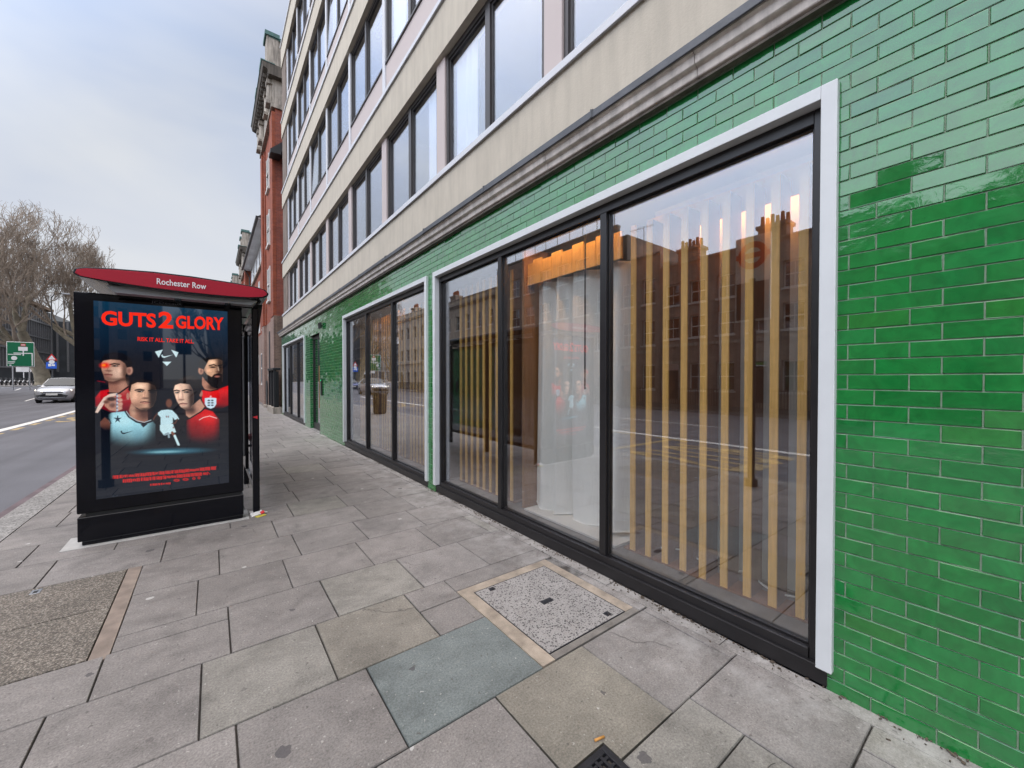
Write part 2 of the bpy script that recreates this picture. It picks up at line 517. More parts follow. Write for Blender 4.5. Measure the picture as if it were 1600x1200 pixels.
def split_rect(r, holes):
    out = [r]
    for h in holes:
        nxt = []
        for (a, b, c, d) in out:
            if h[0] >= b or h[1] <= a or h[2] >= d or h[3] <= c:
                nxt.append((a, b, c, d)); continue
            x0, x1 = max(a, h[0]), min(b, h[1])
            if c < h[2]: nxt.append((a, b, c, h[2]))
            if d > h[3]: nxt.append((a, b, h[3], d))
            y0, y1 = max(c, h[2]), min(d, h[3])
            if a < x0: nxt.append((a, x0, y0, y1))
            if b > x1: nxt.append((x1, b, y0, y1))
        out = nxt
    return [q for q in out if q[1] - q[0] > .02 and q[3] - q[2] > .02]


HOLES = [(1.50, 2.42, 1.69, 2.70), (-1.86, -.50, 3.34, 4.74), (1.01, 1.402, .80, 1.167)]
JO = {-1: [-1.13, -.51, .11, .73, 1.34, 1.96], 0: [-1.3, -.70, -.08, .54, 1.16, 1.81, 2.44], 1: [-1.15, -.54, .08, .69, 1.5], 2: [-1.28, -.66, -.06, .54, 1.16],
      3: [-1.14, -.52, .08, .69, 1.33, 1.96], 4: [-1.35, -.72, -.1, .5, 1.14, 1.78, 2.38], 5: [-1.2, -.58, .04, .66, 1.28, 1.92]}
pv = MB()
gap = MB()
prnd = random.Random(11)
Y0, PITCH = 1.068, .6125
X_IN, X_OUT = -1.72, 2.50


def slab(b, x0, x1, y0, y1, c, z=0., g=.0026, r=prnd):
    z0 = [zp(y0) + z + r.uniform(-.0012, .0012), zp(y0) + z + r.uniform(-.0012, .0012), zp(y1) + z + r.uniform(-.0012, .0012), zp(y1) + z + r.uniform(-.0012, .0012)]
    j = lambda: r.uniform(-.0012, .0022)
    P = [(x0 + g + j(), y0 + g + j()), (x1 - g - j(), y0 + g + j()), (x1 - g - j(), y1 - g - j()), (x0 + g + j(), y1 - g - j())]
    e = .0035
    top = [(P[0][0] + e, P[0][1] + e, z0[0]), (P[1][0] - e, P[1][1] + e, z0[1]), (P[2][0] - e, P[2][1] - e, z0[2]), (P[3][0] + e, P[3][1] - e, z0[3])]
    lip = [(P[k][0], P[k][1], z0[k] - .005) for k in range(4)]
    low = [(P[k][0], P[k][1], z0[k] - .03) for k in range(4)]
    b.face(top, c)
    for k in range(4):
        m = (k + 1) % 4
        b.face([lip[k], lip[m], top[m], top[k]], tuple(q * .8 for q in c))
        b.face([low[k], low[m], lip[m], lip[k]], tuple(q * .5 for q in c))


def slab_col(r=prnd):
    k = r.uniform(.88, 1.08)
    t = r.random()
    c = (.216, .198, .187)
    if t < .10: c = (.232, .218, .196)
    elif t < .2: c = (.210, .192, .182)
    elif t < .27: c = (.232, .214, .204)
    return tuple(q * k for q in c)


for n in range(-22, 120):
    y0 = Y0 + n * PITCH; y1 = y0 + PITCH
    if n in JO: xs = list(JO[n])
    else:
        xs = []; x = X_IN + prnd.choice((.32, .62)) + prnd.uniform(-.06, .06)
        if n % 2: x = X_IN + .28 + prnd.uniform(-.08, .08)
        while x < X_OUT - .12:
            xs.append(x); x += prnd.choice((.61, .62, .63, .75, .92)) if n > 5 else .62
    xs = [X_IN] + [x for x in xs if X_IN + .05 < x < X_OUT - .03] + [X_OUT]
    for a, b in zip(xs[:-1], xs[1:]):
        c = slab_col()
        if n == 1 and a > .6 and a < .7: c = (.148, .166, .163)
        if n == 0 and 1.1 < a < 1.2: c = (.205, .187, .157)
        if n == 2 and .5 < a < .6: c = (.208, .190, .163)
        rects = split_rect((a, b, y0, y1), HOLES)
        if n == 2 and 1.1 < a < 1.2:
            rects = split_rect((1.16, 1.5, y0, 2.615), []) + split_rect((1.16, 1.5, 2.615, y1), []) + split_rect((1.5, b, 2.70, y1), [])
        if n == 0 and 1.1 < a < 1.2:
            L = [(1.404, 1.0715), (1.8065, 1.0715), (1.8065, 1.677), (1.1635, 1.677), (1.1635, 1.170), (1.404, 1.170)]
            pv.face([(x_, y_, 0.) for x_, y_ in L], c)
            for i_ in range(6):
                p_, q_ = L[i_], L[(i_ + 1) % 6]
                pv.face([(p_[0], p_[1], -.03), (q_[0], q_[1], -.03), (q_[0], q_[1], 0), (p_[0], p_[1], 0)], tuple(k_ * .5 for k_ in c))
            continue
        for q in rects:
            if n < 40: slab(pv, *q, c)
            else: slab(pv, *q, c, g=.006)
gy = [-14, 0, 10, 20, 30] + list(range(35, 96, 5)) + [100]
for i in range(len(gy) - 1):
    pv.face([(X_IN, gy[i], zp(gy[i]) - .016), (2.62, gy[i], zp(gy[i]) - .016), (2.62, gy[i + 1], zp(gy[i + 1]) - .016), (X_IN, gy[i + 1], zp(gy[i + 1]) - .016)], (.05, .043, .038))
# cement fillet against the shop front, laid in uneven lengths
fx = random.Random(3)
y = -13.
while y < 23.:
    L = fx.uniform(.5, 1.5)
    zt = fx.uniform(-.006, .002)
    pv.box(2.503, 2.592 + fx.uniform(-.004, .02), y, y + L - .006, -.03, zt, (.25, .232, .218))
    y += L
# cracks across a few slabs
for pts in ([(.86, 2.885), (.93, 2.80), (.98, 2.74), (1.08, 2.70), (1.155, 2.69)], [(1.22, 3.5), (1.36, 3.42), (1.42, 3.30), (1.55, 3.24)], [(2.05, 1.66), (2.1, 1.5), (2.2, 1.42), (2.24, 1.3)], [(1.7, .6), (1.82, .68), (1.94, .66)], [(.2, 5.3), (.34, 5.18), (.36, 5.0)], [(2.22, 3.2), (2.3, 3.05), (2.47, 2.98)]):
    fine_ = []
    for (xa, ya), (xb, yb) in zip(pts[:-1], pts[1:]):
        for k_ in range(5): fine_.append((xa + (xb - xa) * k_ / 5 + prnd.uniform(-.007, .007), ya + (yb - ya) * k_ / 5 + prnd.uniform(-.007, .007)))
    for (xa, ya), (xb, yb) in zip(fine_[:-1], fine_[1:]):
        L_ = math.hypot(xb - xa, yb - ya); ox, oy = -(yb - ya) / L_ * .0016, (xb - xa) / L_ * .0016
        pv.face([(xa - ox, ya - oy, .0025), (xb - ox * .7, yb - oy * .7, .0025), (xb + ox * .7, yb + oy * .7, .0025), (xa + ox, ya + oy, .0025)], (.045, .04, .036))
pv.build('pavement', M['paving'], kind='structure')

kb = MB()
y = -60.
kr = random.Random(5)
while y < 84:
    L = kr.uniform(.75, 1.05)
    sk = .10
    za, zb = zp(y), zp(y + L)
    xo, xi = -2.02, -1.726
    g = .005
    pts = [(xi, y + g), (xi, y + L - g), (xo, y + L - g - sk), (xo, y + g - sk)]
    zz = [za, zb, zb, za]
    n = len(kb.v)
    for dz, ins in ((-.16, 0), (-.012, 0), (0, .012)):
        for k, (px, py) in enumerate(pts):
            kb.v.append((px + (ins if k > 1 else 0), py, zz[k] + dz))
    for a in (0, 4):
        for k in range(4):
            m = (k + 1) % 4
            kb.f.append((n + a + k, n + a + m, n + a + 4 + m, n + a + 4 + k)); kb.c.append(None)
    kb.f.append((n + 8, n + 9, n + 10, n + 11)); kb.c.append(None)
    y += L
kb.build('kerb', M['granite'], kind='structure')

# pavement across the road and the tree island at the junction
op = MB()
orr = random.Random(9)
for n in range(-70, 56):
    y0 = n * .92; x = -19.
    while x < -15.7:
        x2 = min(x + orr.choice((.7, .8, .9)), -15.55)
        slab(op, x, x2, y0, y0 + .92, slab_col(orr), r=orr)
        x = x2
op.face([(-19.2, -65, -.03), (-15.5, -65, -.03), (-15.5, 52, -.03 + zp(52)), (-19.2, 52, -.03 + zp(52))], (.05, .045, .04))
op.build('far_pavement', M['paving'], kind='structure')
ko = MB()
for n in range(-65, 52):
    ko.box(-15.54, -15.28, n + .006, n + .994, zr(n) - .1, zp(n) + .002)
ko.build('far_kerb', M['granite'], kind='structure')
isl = MB()
P2 = [(-60, 87), (-33, 86), (-22, 83.5), (-13.5, 83), (-12.6, 88), (-12.6, 129), (-60, 129)]
isl.prism(P2, lambda p, t: (p[0], p[1], zr(p[1]) + t), -.1, .13, (.27, .245, .235))
isl.build('island_pavement', M['paving'], kind='structure')
ik = MB()
for (a, b) in zip(P2[:5], P2[1:6]):
    va, vb = Vector((*a, zr(a[1]) + .06)), Vector((*b, zr(b[1]) + .06))
    d = (vb - va).normalized(); nrm = Vector((d.y, -d.x, 0))
    ik.obox((va + vb) / 2 + nrm * .14, (vb - va) / 2, nrm * .13, (0, 0, .085))
ik.build('island_kerb', M['granite'], kind='structure')

# road paint: sheets 4 mm above the asphalt
def stripe(b, p0, p1, w, dz=.004, seg=1):
    for i in range(seg):
        a = [p0[k] + (p1[k] - p0[k]) * i / seg for k in (0, 1)]; c = [p0[k] + (p1[k] - p0[k]) * (i + 1) / seg for k in (0, 1)]
        b.face([(a[0] - w / 2, a[1], zr(a[1]) + dz), (a[0] + w / 2, a[1], zr(a[1]) + dz), (c[0] + w / 2, c[1], zr(c[1]) + dz), (c[0] - w / 2, c[1], zr(c[1]) + dz)])


lw = MB()
xl = lambda y: -5.72 - .00125 * max(0, y - 12) ** 2 * .55
yy = -40.
while yy < 40:
    stripe(lw, (xl(yy), yy), (xl(yy + 4), yy + 4), .27)
    yy += 4
for a, b in (((-11.35, 46.4), (-11.95, 51.5)), ((-17.7, 69.5), (-18.9, 76.)), ((-9.9, 31.), (-10.2, 36.)), ((-9.6, 19.), (-9.7, 24.)), ((-9.6, 7.), (-9.6, 12.)), ((-9.6, -5.), (-9.6, 0.)), ((-9.6, -17.), (-9.6, -12.))):
    stripe(lw, a, b, .13)
lw.face([(-60, 83.2, zr(83) + .006), (-21, 80.6, zr(80.6) + .006), (-21, 80.9, zr(80.9) + .006), (-60, 83.6, zr(83.6) + .006)])
lw.build('white_road_line', M['line_white'], kind='structure')
ly = MB()
yy = 6.
while yy < 33:
    stripe(ly, (xl(yy) + .30, yy), (xl(yy + 1) + .30, yy + 1.), .17)
    yy += 1.9
for yy in (6.4, 32.):
    stripe(ly, (-3.9, yy), (-3.9, yy + .18), 3.0)
ly.build('yellow_bus_cage_line', M['line_yellow'], kind='structure')
for body, ya, yb in (('BUS', 24.0, 27.0), ('STOP', 3.2, 6.0)):
    tp = text_part('road_lettering', body, M['line_yellow'], None, None, lambda a, b, ya=ya, yb=yb: (-2.6 - a * 2.6, yb - (1 - b) * 0 - (yb - ya) * b, 0), .012)
    for v in tp.data.vertices: v.co.z = zr(v.co.y) + .005
    tp['kind'] = 'structure'
rl = MB()
for k in range(-8, 9):
    stripe(rl, (-2.19, k * 5), (-2.19, k * 5 + 5), .10)
rl.build('red_route_line', M['red_line'], kind='structure')

# ------------------------------------------------------------------ covers let into the pavement
cv = thing('inspection_cover', (1.95, 2.17, 0), 'pale speckled terrazzo inspection cover in a sandy mortar border', 'manhole cover')
b = MB()
for q in ((1.503, 1.60, 1.693, 2.697), (2.325, 2.417, 1.745, 2.697), (1.60, 2.325, 2.605, 2.697)):
    b.box(q[0], q[1], q[2], q[3], -.03, -.0015)
b.build('mortar_border', M['sand_mortar'], cv)
b = MB(); b.box(1.604, 2.417, 1.693, 1.742, -.03, -.002); b.build('mortar_edge', M['grey_mortar'], cv)
b = MB(); b.box(1.606, 2.318, 1.751, 2.598, -.03, .0015); b.build('speckled_lid', M['terrazzo'], cv, bevel=.002)
b = MB(); b.box(1.92, 2.02, 2.15, 2.20, -.02, .0045); b.box(1.93, 2.01, 2.16, 2.19, .0, .0065); b.build('name_plate', M['cast_iron'], cv, bevel=.004)
for (x, y) in ((1.74, 2.56), (2.20, 1.80)):
    b = MB(); b.box(x - .024, x + .024, y - .022, y + .022, -.02, .004); b.box(x - .01, x + .01, y - .018, y + .006, .0, .006); b.build('lifting_key', M['cast_iron'], cv, bevel=.002)
fr = MB()
for q in ((1.60, 1.606, 1.745, 2.605), (2.318, 2.325, 1.745, 2.605), (1.606, 2.318, 1.745, 1.751), (1.606, 2.318, 2.598, 2.605)):
    fr.box(*q, -.03, .0008)
fr.build('rim', M['cast_iron'], cv)

cv = thing('inspection_cover', (-1.2, 4.04, 0), 'long pebbly exposed-aggregate inspection cover beside the kerb with steel keyholes', 'manhole cover')
for (ya, yb) in ((3.345, 4.035), (4.045, 4.735)):
    b = MB(); b.box(-1.855, -.60, ya, yb, -.03, .001); b.build('pebble_lid', M['pebble'], cv, bevel=.003)
b = MB(); b.box(-.592, -.503, 3.30, 4.80, -.03, -.001); b.build('mortar_border', pmat('pinkish_mortar', (.225, .18, .15), .9, 0, .35, 7, .3, 90), cv)
for (x, y) in ((-1.10, 4.66), (-1.16, 4.06), (-1.27, 3.78), (-1.10, 3.42), (-1.62, 4.4)):
    b = MB(); b.box(x - .028, x + .028, y - .04, y + .04, -.02, .003); b.build('keyhole_plate', M['steel'], cv, bevel=.002)
    b = MB(); b.box(x - .012, x + .012, y - .03, y + .01, -.01, .0045); b.build('keyhole', M['cord'], cv)

gr = thing('drain_grate', (1.2, .98, 0), 'black cast iron drain grate at the bottom edge of the pavement', 'drain')
b = MB()
for q in ((1.012, 1.042, .805, 1.16), (1.37, 1.40, .805, 1.16), (1.042, 1.37, .805, .835), (1.042, 1.37, 1.13, 1.16)):
    b.box(*q, -.03, .002)
b.build('rim', M['cast_iron'], gr, bevel=.003)
b = MB()
for i in range(9):
    b.box(1.057 + i * .0345, 1.071 + i * .0345, .835, 1.13, -.025, .0)
for i in range(8):
    b.box(1.042, 1.37, .85 + i * .037, .862 + i * .037, -.027, -.003)
b.build('grid', M['cast_iron'], gr)
b = MB(); b.box(1.042, 1.37, .835, 1.13, -.05, -.03); b.build('sump', M['cord'], gr)
b = MB(); b.tube([(1.375, 1.195, .006), (1.425, 1.182, .006)], .0055, 10); o = b.build('cigarette_end', M['butt_orange'], None, True, base=(1.4, 1.188, 0))
tag(o, 'orange cigarette end lying against the drain grate', 'cigarette end')
# leaf crumbs and grit gathered along the foot of the shop front
db = MB(); dr_ = random.Random(8)
for k in range(900):
    y = dr_.uniform(-.3, 5.6) if k < 700 else dr_.uniform(5.6, 12)
    cl = .5 + .5 * math.sin(y * 5.1 + 1.3 * math.sin(y * 2.3))
    if dr_.random() > .25 + .75 * cl: continue
    x = 2.60 - abs(dr_.gauss(0, .022)) - .004
    if k % 9 == 0: x -= dr_.uniform(0, .12)
    s = dr_.uniform(.002, .008); a = dr_.uniform(0, 3.14)
    tone = dr_.uniform(.5, 1.7)
    v = Vector((math.cos(a), math.sin(a), dr_.uniform(-.2, .2))); u = Vector((-v.y, v.x, dr_.uniform(-.3, .3)))
    db.obox((x, y, .004), v * s, u * s * .5, (0, 0, .0025))
db.build('debris', M['dirt'], kind='stuff')
tag(bpy.data.objects['debris'], 'brown leaf crumbs and grit along the foot of the shop front', 'debris')
# a few stray pale specks of litter
b = MB()
b.tube([(.43, 5.70, .012), (.47, 5.66, .03), (.53, 5.69, .012)], [.012, .02, .01], 7)
b.obox((.42, 5.66, .02), (.06, .015, .01), (-.01, .03, .012), (0, -.006, .012))
b.obox((.40, 5.70, .028), (.04, .02, -.006), (-.012, .03, .008), (0, .003, .008))
lt = b.build('paper_cup', M['litter'], None, base=(.45, 5.68, 0), bevel=.004)
tag(lt, 'crumpled white and red paper litter at the foot of the shelter post', 'litter')
b = MB(); b.obox((.475, 5.645, .032), (.018, .008, .004), (-.006, .012, .01), (0, -.004, .006)); b.build('red_print', M['red_print'], lt, base=(.45, 5.68, 0))
b = MB(); b.obox((.455, 5.60, .006), (.05, .012, .003), (-.01, .022, .002), (0, 0, .004)); o = b.build('food_wrapper', M['yellow_litter'], None, base=(.455, 5.6, 0), bevel=.003)
tag(o, 'small flattened yellowish wrapper in front of the shelter post', 'litter')

# ------------------------------------------------------------------ the green-tiled building
D = 2.6
BY0, BY1 = -9.0, 21.25
bld = thing('green_tiled_building', (D, 6, 0), 'long office block with green glazed tile ground floor and cream banded storeys above', 'building')
OPEN = [(.66, 5.29, 0., 3.17), (5.55, 10.28, 0., 3.17), (15.49, 20.77, 0., 3.17), (13.08, 14.56, 0., 3.05)]
TOPZ = 3.60
# each glazed tile is a bevelled face of its own, a touch out of true
tb = MB()
tr = random.Random(21)
CH, CL, G = .0765, .2255, .0030


def intervals(y0, y1, zc):
    iv = [(y0, y1)]
    for (a, b, c, d) in OPEN:
        if zc < c or zc > d: continue
        nx = []
        for (p, q) in iv:
            if b <= p or a >= q: nx.append((p, q)); continue
            if p < a: nx.append((p, a))
            if q > b: nx.append((b, q))
        iv = nx
    return [(p, q) for p, q in iv if q - p > .02]


nz0 = -21
row = nz0
while True:
    z0 = 1.595 + row * CH; z1 = z0 + CH
    if z0 > TOPZ - .02: break
    z0 = max(z0, -.04); z1 = min(z1, TOPZ)
    ph = .586 if row % 2 == 0 else .482
    k = math.floor((BY0 - ph) / CL)
    while ph + k * CL < BY1:
        a, b_ = max(BY0, ph + k * CL), min(BY1, ph + (k + 1) * CL)
        k += 1
        if b_ - a < .02: continue
        h = tr.random()
        if h < .74: c = (.011, .170, .035)
        elif h < .89: c = (.013, .180, .042)
        elif h < .94: c = (.019, .172, .030)
        else: c = (.009, .150, .034)
        kk = tr.uniform(.92, 1.08)
        c = tuple(q * kk for q in c)
        t0 = tr.gauss(0, .0011); t1 = tr.gauss(0, .0007); dx = tr.uniform(-.0008, .0008)
        for (p, q) in intervals(a, b_, (z0 + z1) / 2):
            ya, yb, za, zb = p + G, q - G, z0 + G, z1 - G
            e = .0018
            f = lambda y, z: D + dx + t0 * ((y - (ya + yb) / 2) / .11) + t1 * ((z - (za + zb) / 2) / .034)
            F = [(f(yb - e, za + e), yb - e, za + e), (f(ya + e, za + e), ya + e, za + e), (f(ya + e, zb - e), ya + e, zb - e), (f(yb - e, zb - e), yb - e, zb - e)]
            S = [(D + .0018, yb, za), (D + .0018, ya, za), (D + .0018, ya, zb), (D + .0018, yb, zb)]
            T = [(D + .013, yb, za), (D + .013, ya, za), (D + .013, ya, zb), (D + .013, yb, zb)]
            tb.face(list(reversed(F)), c)
            for m in range(4):
                m2 = (m + 1) % 4
                tb.face([F[m], F[m2], S[m2], S[m]], c)
                tb.face([S[m], S[m2], T[m2], T[m]], c)
    row += 1
# tiled reveals of the door recess and of the end return
for yq, sgn in ((13.08, 1), (14.56, -1)):
    for r in range(40):
        z0 = r * CH; z1 = z0 + CH
        if z1 > 3.05: break
        kk = tr.uniform(.85, 1.12)
        for (xa, xb) in ((D + .004, D + .07), (D + .07, D + .12)) if r % 2 else ((D + .004, D + .10), (D + .10, D + .12)):
            tb.box(xa + .004, xb - .004, yq - .006 if sgn > 0 else yq - .002, yq + .002 if sgn > 0 else yq + .006, z0 + .004, z1 - .004, (.008 * kk, .148 * kk, .034 * kk))
tb.build('tile_facing', M['tile'], bld)

mb = MB()
xs = D + .0055
ysplit = [BY0, .66, 5.29, 5.55, 10.28, 13.08, 14.56, 15.49, 20.77, BY1]
for a, b_ in zip(ysplit[:-1], ysplit[1:]):
    top = [o for o in OPEN if abs(o[0] - a) < .01]
    zlo = top[0][3] if top else -.1
    mb.box(xs, xs + .12, a, b_, zlo, TOPZ)
mb.build('mortar_bed', M['mortar'], bld)

# cornice: moulded stone with lead dressing
prof = [(D + .05, 3.60), (2.572, 3.60), (2.566, 3.603), (2.564, 3.618), (2.544, 3.622), (2.540, 3.628), (2.538, 3.676), (2.530, 3.683), (2.512, 3.686), (2.506, 3.692), (2.504, 3.742), (2.496, 3.750), (2.484, 3.756), (2.480, 3.80), (2.50, 3.82), (D + .05, 3.85)]
cn = MB()
y = BY0
cr = random.Random(4)
while y < 21.45:
    y2 = min(21.5, y + cr.uniform(1.15, 1.5))
    if 21.5 - y2 < .4: y2 = 21.5
    dx = cr.uniform(-.003, .003)
    cn.prism([(p[0] + dx, p[1]) for p in prof], lambda p, t: (p[0], t, p[1]), y + .002, y2 - .002)
    y = y2
cn.build('cornice', M['cornice'], bld)
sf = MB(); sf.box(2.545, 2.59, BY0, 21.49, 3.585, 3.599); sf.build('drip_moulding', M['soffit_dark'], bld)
ld = MB()
y = BY0
while y < 21.5:
    y2 = min(21.54, y + 1.6)
    w = [cr.uniform(-.004, .004) for _ in range(2)]
    ld.prism([(2.474 + w[0], 3.758), (2.466 + w[0], 3.764), (2.468 + w[0], 3.822 + w[1]), (2.52, 3.845), (D + .0, 3.885 + w[1]), (D + .0, 3.868), (2.52, 3.832), (2.478 + w[0], 3.808)], lambda p, t: (p[0], t, p[1]), y, y2 + .01)
    ld.tube([(2.465, y2, 3.762), (2.465, y2, 3.825), (2.52, y2, 3.849), (D - .005, y2, 3.889)], .009, 6)
    y = y2
ld.build('lead_flashing', M['lead'], bld, bevel=.002)

# upper storeys
PITCHY, PAN0 = 2.357, 2.865
ks = list(range(-5, 8))
pan = [PAN0 + PITCHY * k for k in ks] + [19.47]
UE = 20.75                       # end of the upper front
SILL = [4.49, 6.885, 10.035, 13.185]
WBOT = [4.56, 7.64, 10.79, 13.94]
WTOP = [6.22, 9.36, 12.51, 15.66]
FX = D + .0                      # band face
RX = D + .13                     # window plane
bd = MB()
bands = [(3.80, 4.49), (6.22, 6.885), (9.36, 10.035), (12.51, 13.185), (15.66, 16.55)]
for i, (a, c) in enumerate(bands):
    bb = MB(); bb.box(FX, FX + .3, BY0, UE, a, c)
    bb.build('rendered_band', M['render'], bld)
for i, z in enumerate(SILL):
    bb = MB(); bb.box(FX - .03, RX + .06, BY0, UE + .0, z + .001, z + .062); bb.box(FX - .034, FX - .026, BY0, UE, z - .012, z + .063)
    bb.build('window_sill', M['white_strip'], bld, bevel=.004)
bb = MB(); bb.box(FX - .04, FX + .34, BY0, UE + .03, 16.55, 16.62); bb.build('parapet_coping', M['white_strip'], bld)
for i in range(4):
    lo = SILL[i] + .062
    # end pier, brown stone
    bb = MB(); bb.box(FX + .035, FX + .3, 19.62, UE, lo, WTOP[i]); bb.build('end_pier', M['pier_stone'], bld)
    for j, yc in enumerate(pan):
        if j < len(pan) - 1 or True:
            w = .125 if i == 0 else .07
            bb = MB()
            bb.box(FX + .06, RX + .07, yc - w, yc + w, lo, WTOP[i])
            bb.build('mullion_panel', M['pink_panel'] if i == 0 else M['white_strip'], bld)
            hw = w
        if j == len(pan) - 1: continue
        w = .125 if i == 0 else .07
        ya, yb = yc + w, pan[j + 1] - w
        if i > 0:
            bb = MB(); bb.box(FX + .085, RX + .07, ya + .022, yb - .003, lo, WBOT[i] - .035); bb.build('spandrel_panel', M['pink_panel'], bld)
            bb = MB(); bb.box(FX + .075, RX + .05, ya + .003, ya + .02, lo, WBOT[i]); bb.box(FX + .06, RX + .05, ya + .021, yb, WBOT[i] - .034, WBOT[i] - .001); bb.build('panel_trim', M['alu_frame'], bld)
        z0, z1 = (WBOT[i], WTOP[i]) if i else (lo, WTOP[i])
        yy0, yy1 = ya + .003, yb - .003
        ym = (yy0 + yy1) / 2
        fw = .055
        bb = MB()
        bb.box(RX - .045, RX + .04, yy0, yy0 + fw, z0, z1); bb.box(RX - .045, RX + .04, yy1 - fw, yy1, z0, z1)
        bb.box(RX - .045, RX + .04, ym - .05, ym + .05, z0, z1)
        for (p, q) in ((yy0 + fw, ym - .05), (ym + .05, yy1 - fw)):
            bb.box(RX - .04, RX + .035, p, q, z0, z0 + .05); bb.box(RX - .04, RX + .035, p, q, z1 - .07, z1)
            bb.box(RX - .02, RX + .02, p, p + .03, z0 + .05, z1 - .07); bb.box(RX - .02, RX + .02, q - .03, q, z0 + .05, z1 - .07)
            bb.box(RX - .02, RX + .02, p + .03, q - .03, z0 + .05, z0 + .075); bb.box(RX - .02, RX + .02, p + .03, q - .03, z1 - .10, z1 - .07)
        win = bb.build('window', M['alu_frame'], bld)
        pb = MB()
        for (p, q) in ((yy0 + fw + .03, ym - .08), (ym + .08, yy1 - fw - .03)):
            t0, t1 = cr.gauss(0, .004), cr.gauss(0, .003)
            za, zb = z0 + .075, z1 - .10
            if (i, j) in ((1, 9), (2, 8), (3, 8)) and q > ym: t1 = -.05   # a light left ajar
            pb.prism([(-1, -1), (1, -1), (1, 1), (-1, 1)], lambda s_, t, p=p, q=q, za=za, zb=zb, t0=t0, t1=t1: (RX + t + t0 * s_[0] - t1 * s_[1] * .5 + (t1 * .5 if abs(t1) > .04 else 0), (p + q) / 2 + s_[0] * (q - p) / 2, (za + zb) / 2 + s_[1] * (zb - za) / 2), -.004, .004)
        pb.build('pane', M['glass_up'], win)
        u = cr.random()
        if u < .8:
            cb = MB()
            ca = yy0 + .1; cz = z1
            spans = [(ca, ca + .45)] if u < .3 else ([(ca, yy1 - .1)] if u < .5 else [(yy1 - .6, yy1 - .1)])
            for (p, q) in spans:
                n = 14
                for s in range(n):
                    a0, a1 = p + (q - p) * s / n, p + (q - p) * (s + 1) / n
                    w0, w1 = .03 * math.sin(s * 1.7), .03 * math.sin((s + 1) * 1.7)
                    cb.face([(RX + .10 + w0, a0, z0), (RX + .10 + w1, a1, z0), (RX + .10 + w1, a1, cz), (RX + .10 + w0, a0, cz)])
                    cb.face([(RX + .105 + w0, a0, z0), (RX + .105 + w0, a0, cz), (RX + .105 + w1, a1, cz), (RX + .105 + w1, a1, z0)])
            cb.build('net_curtain', M['blind'], win)
# rooms behind the upper windows, floors, roof and the back of the block
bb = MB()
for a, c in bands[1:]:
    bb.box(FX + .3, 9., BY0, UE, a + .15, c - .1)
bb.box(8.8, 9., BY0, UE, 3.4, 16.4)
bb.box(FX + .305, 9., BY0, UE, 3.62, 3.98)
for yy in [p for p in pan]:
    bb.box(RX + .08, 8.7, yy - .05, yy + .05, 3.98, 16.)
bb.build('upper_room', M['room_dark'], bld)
bb = MB(); bb.box(FX + .31, 9.2, BY0 + .01, UE - .01, 16.3, 16.5); bb.build('roof', M['slate'], bld)
bb = MB(); bb.box(FX + .302, 9.2, UE, UE + .2, 3.87, 16.5); bb.box(9.0, 9.2, BY0, UE, 0, 16.3); bb.box(FX + .302, 9.2, BY0 - .2, BY0, 0, 16.5); bb.box(D + .02, 9.2, BY1 - .02, BY1 + .15, -.1, 3.86)
bb.build('end_wall', M['brown_brick'], bld)

# ground-floor interior shell
IX0, IX1 = D + .16, 4.7
bb = MB(); bb.box(D + .10, IX1, BY0 + .1, BY1 - .1, .05, .135); bb.build('interior_floor', M['inner_floor'], bld)
bb = MB(); bb.box(D + .13, IX1, BY0 + .1, BY1 - .1, 3.26, 3.34); bb.build('interior_ceiling', M['grey_wall'], bld)
bb = MB(); bb.box(IX1, IX1 + .1, BY0 + .1, BY1 - .1, .05, 3.34)
for yy in (.45, 5.42, 10.5, 13.0, 15.2, 21.0):
    bb.box(D + .135, IX1, yy - .06, yy + .06, .135, 3.26)
bb.build('interior_wall', M['dark_wall'], bld)


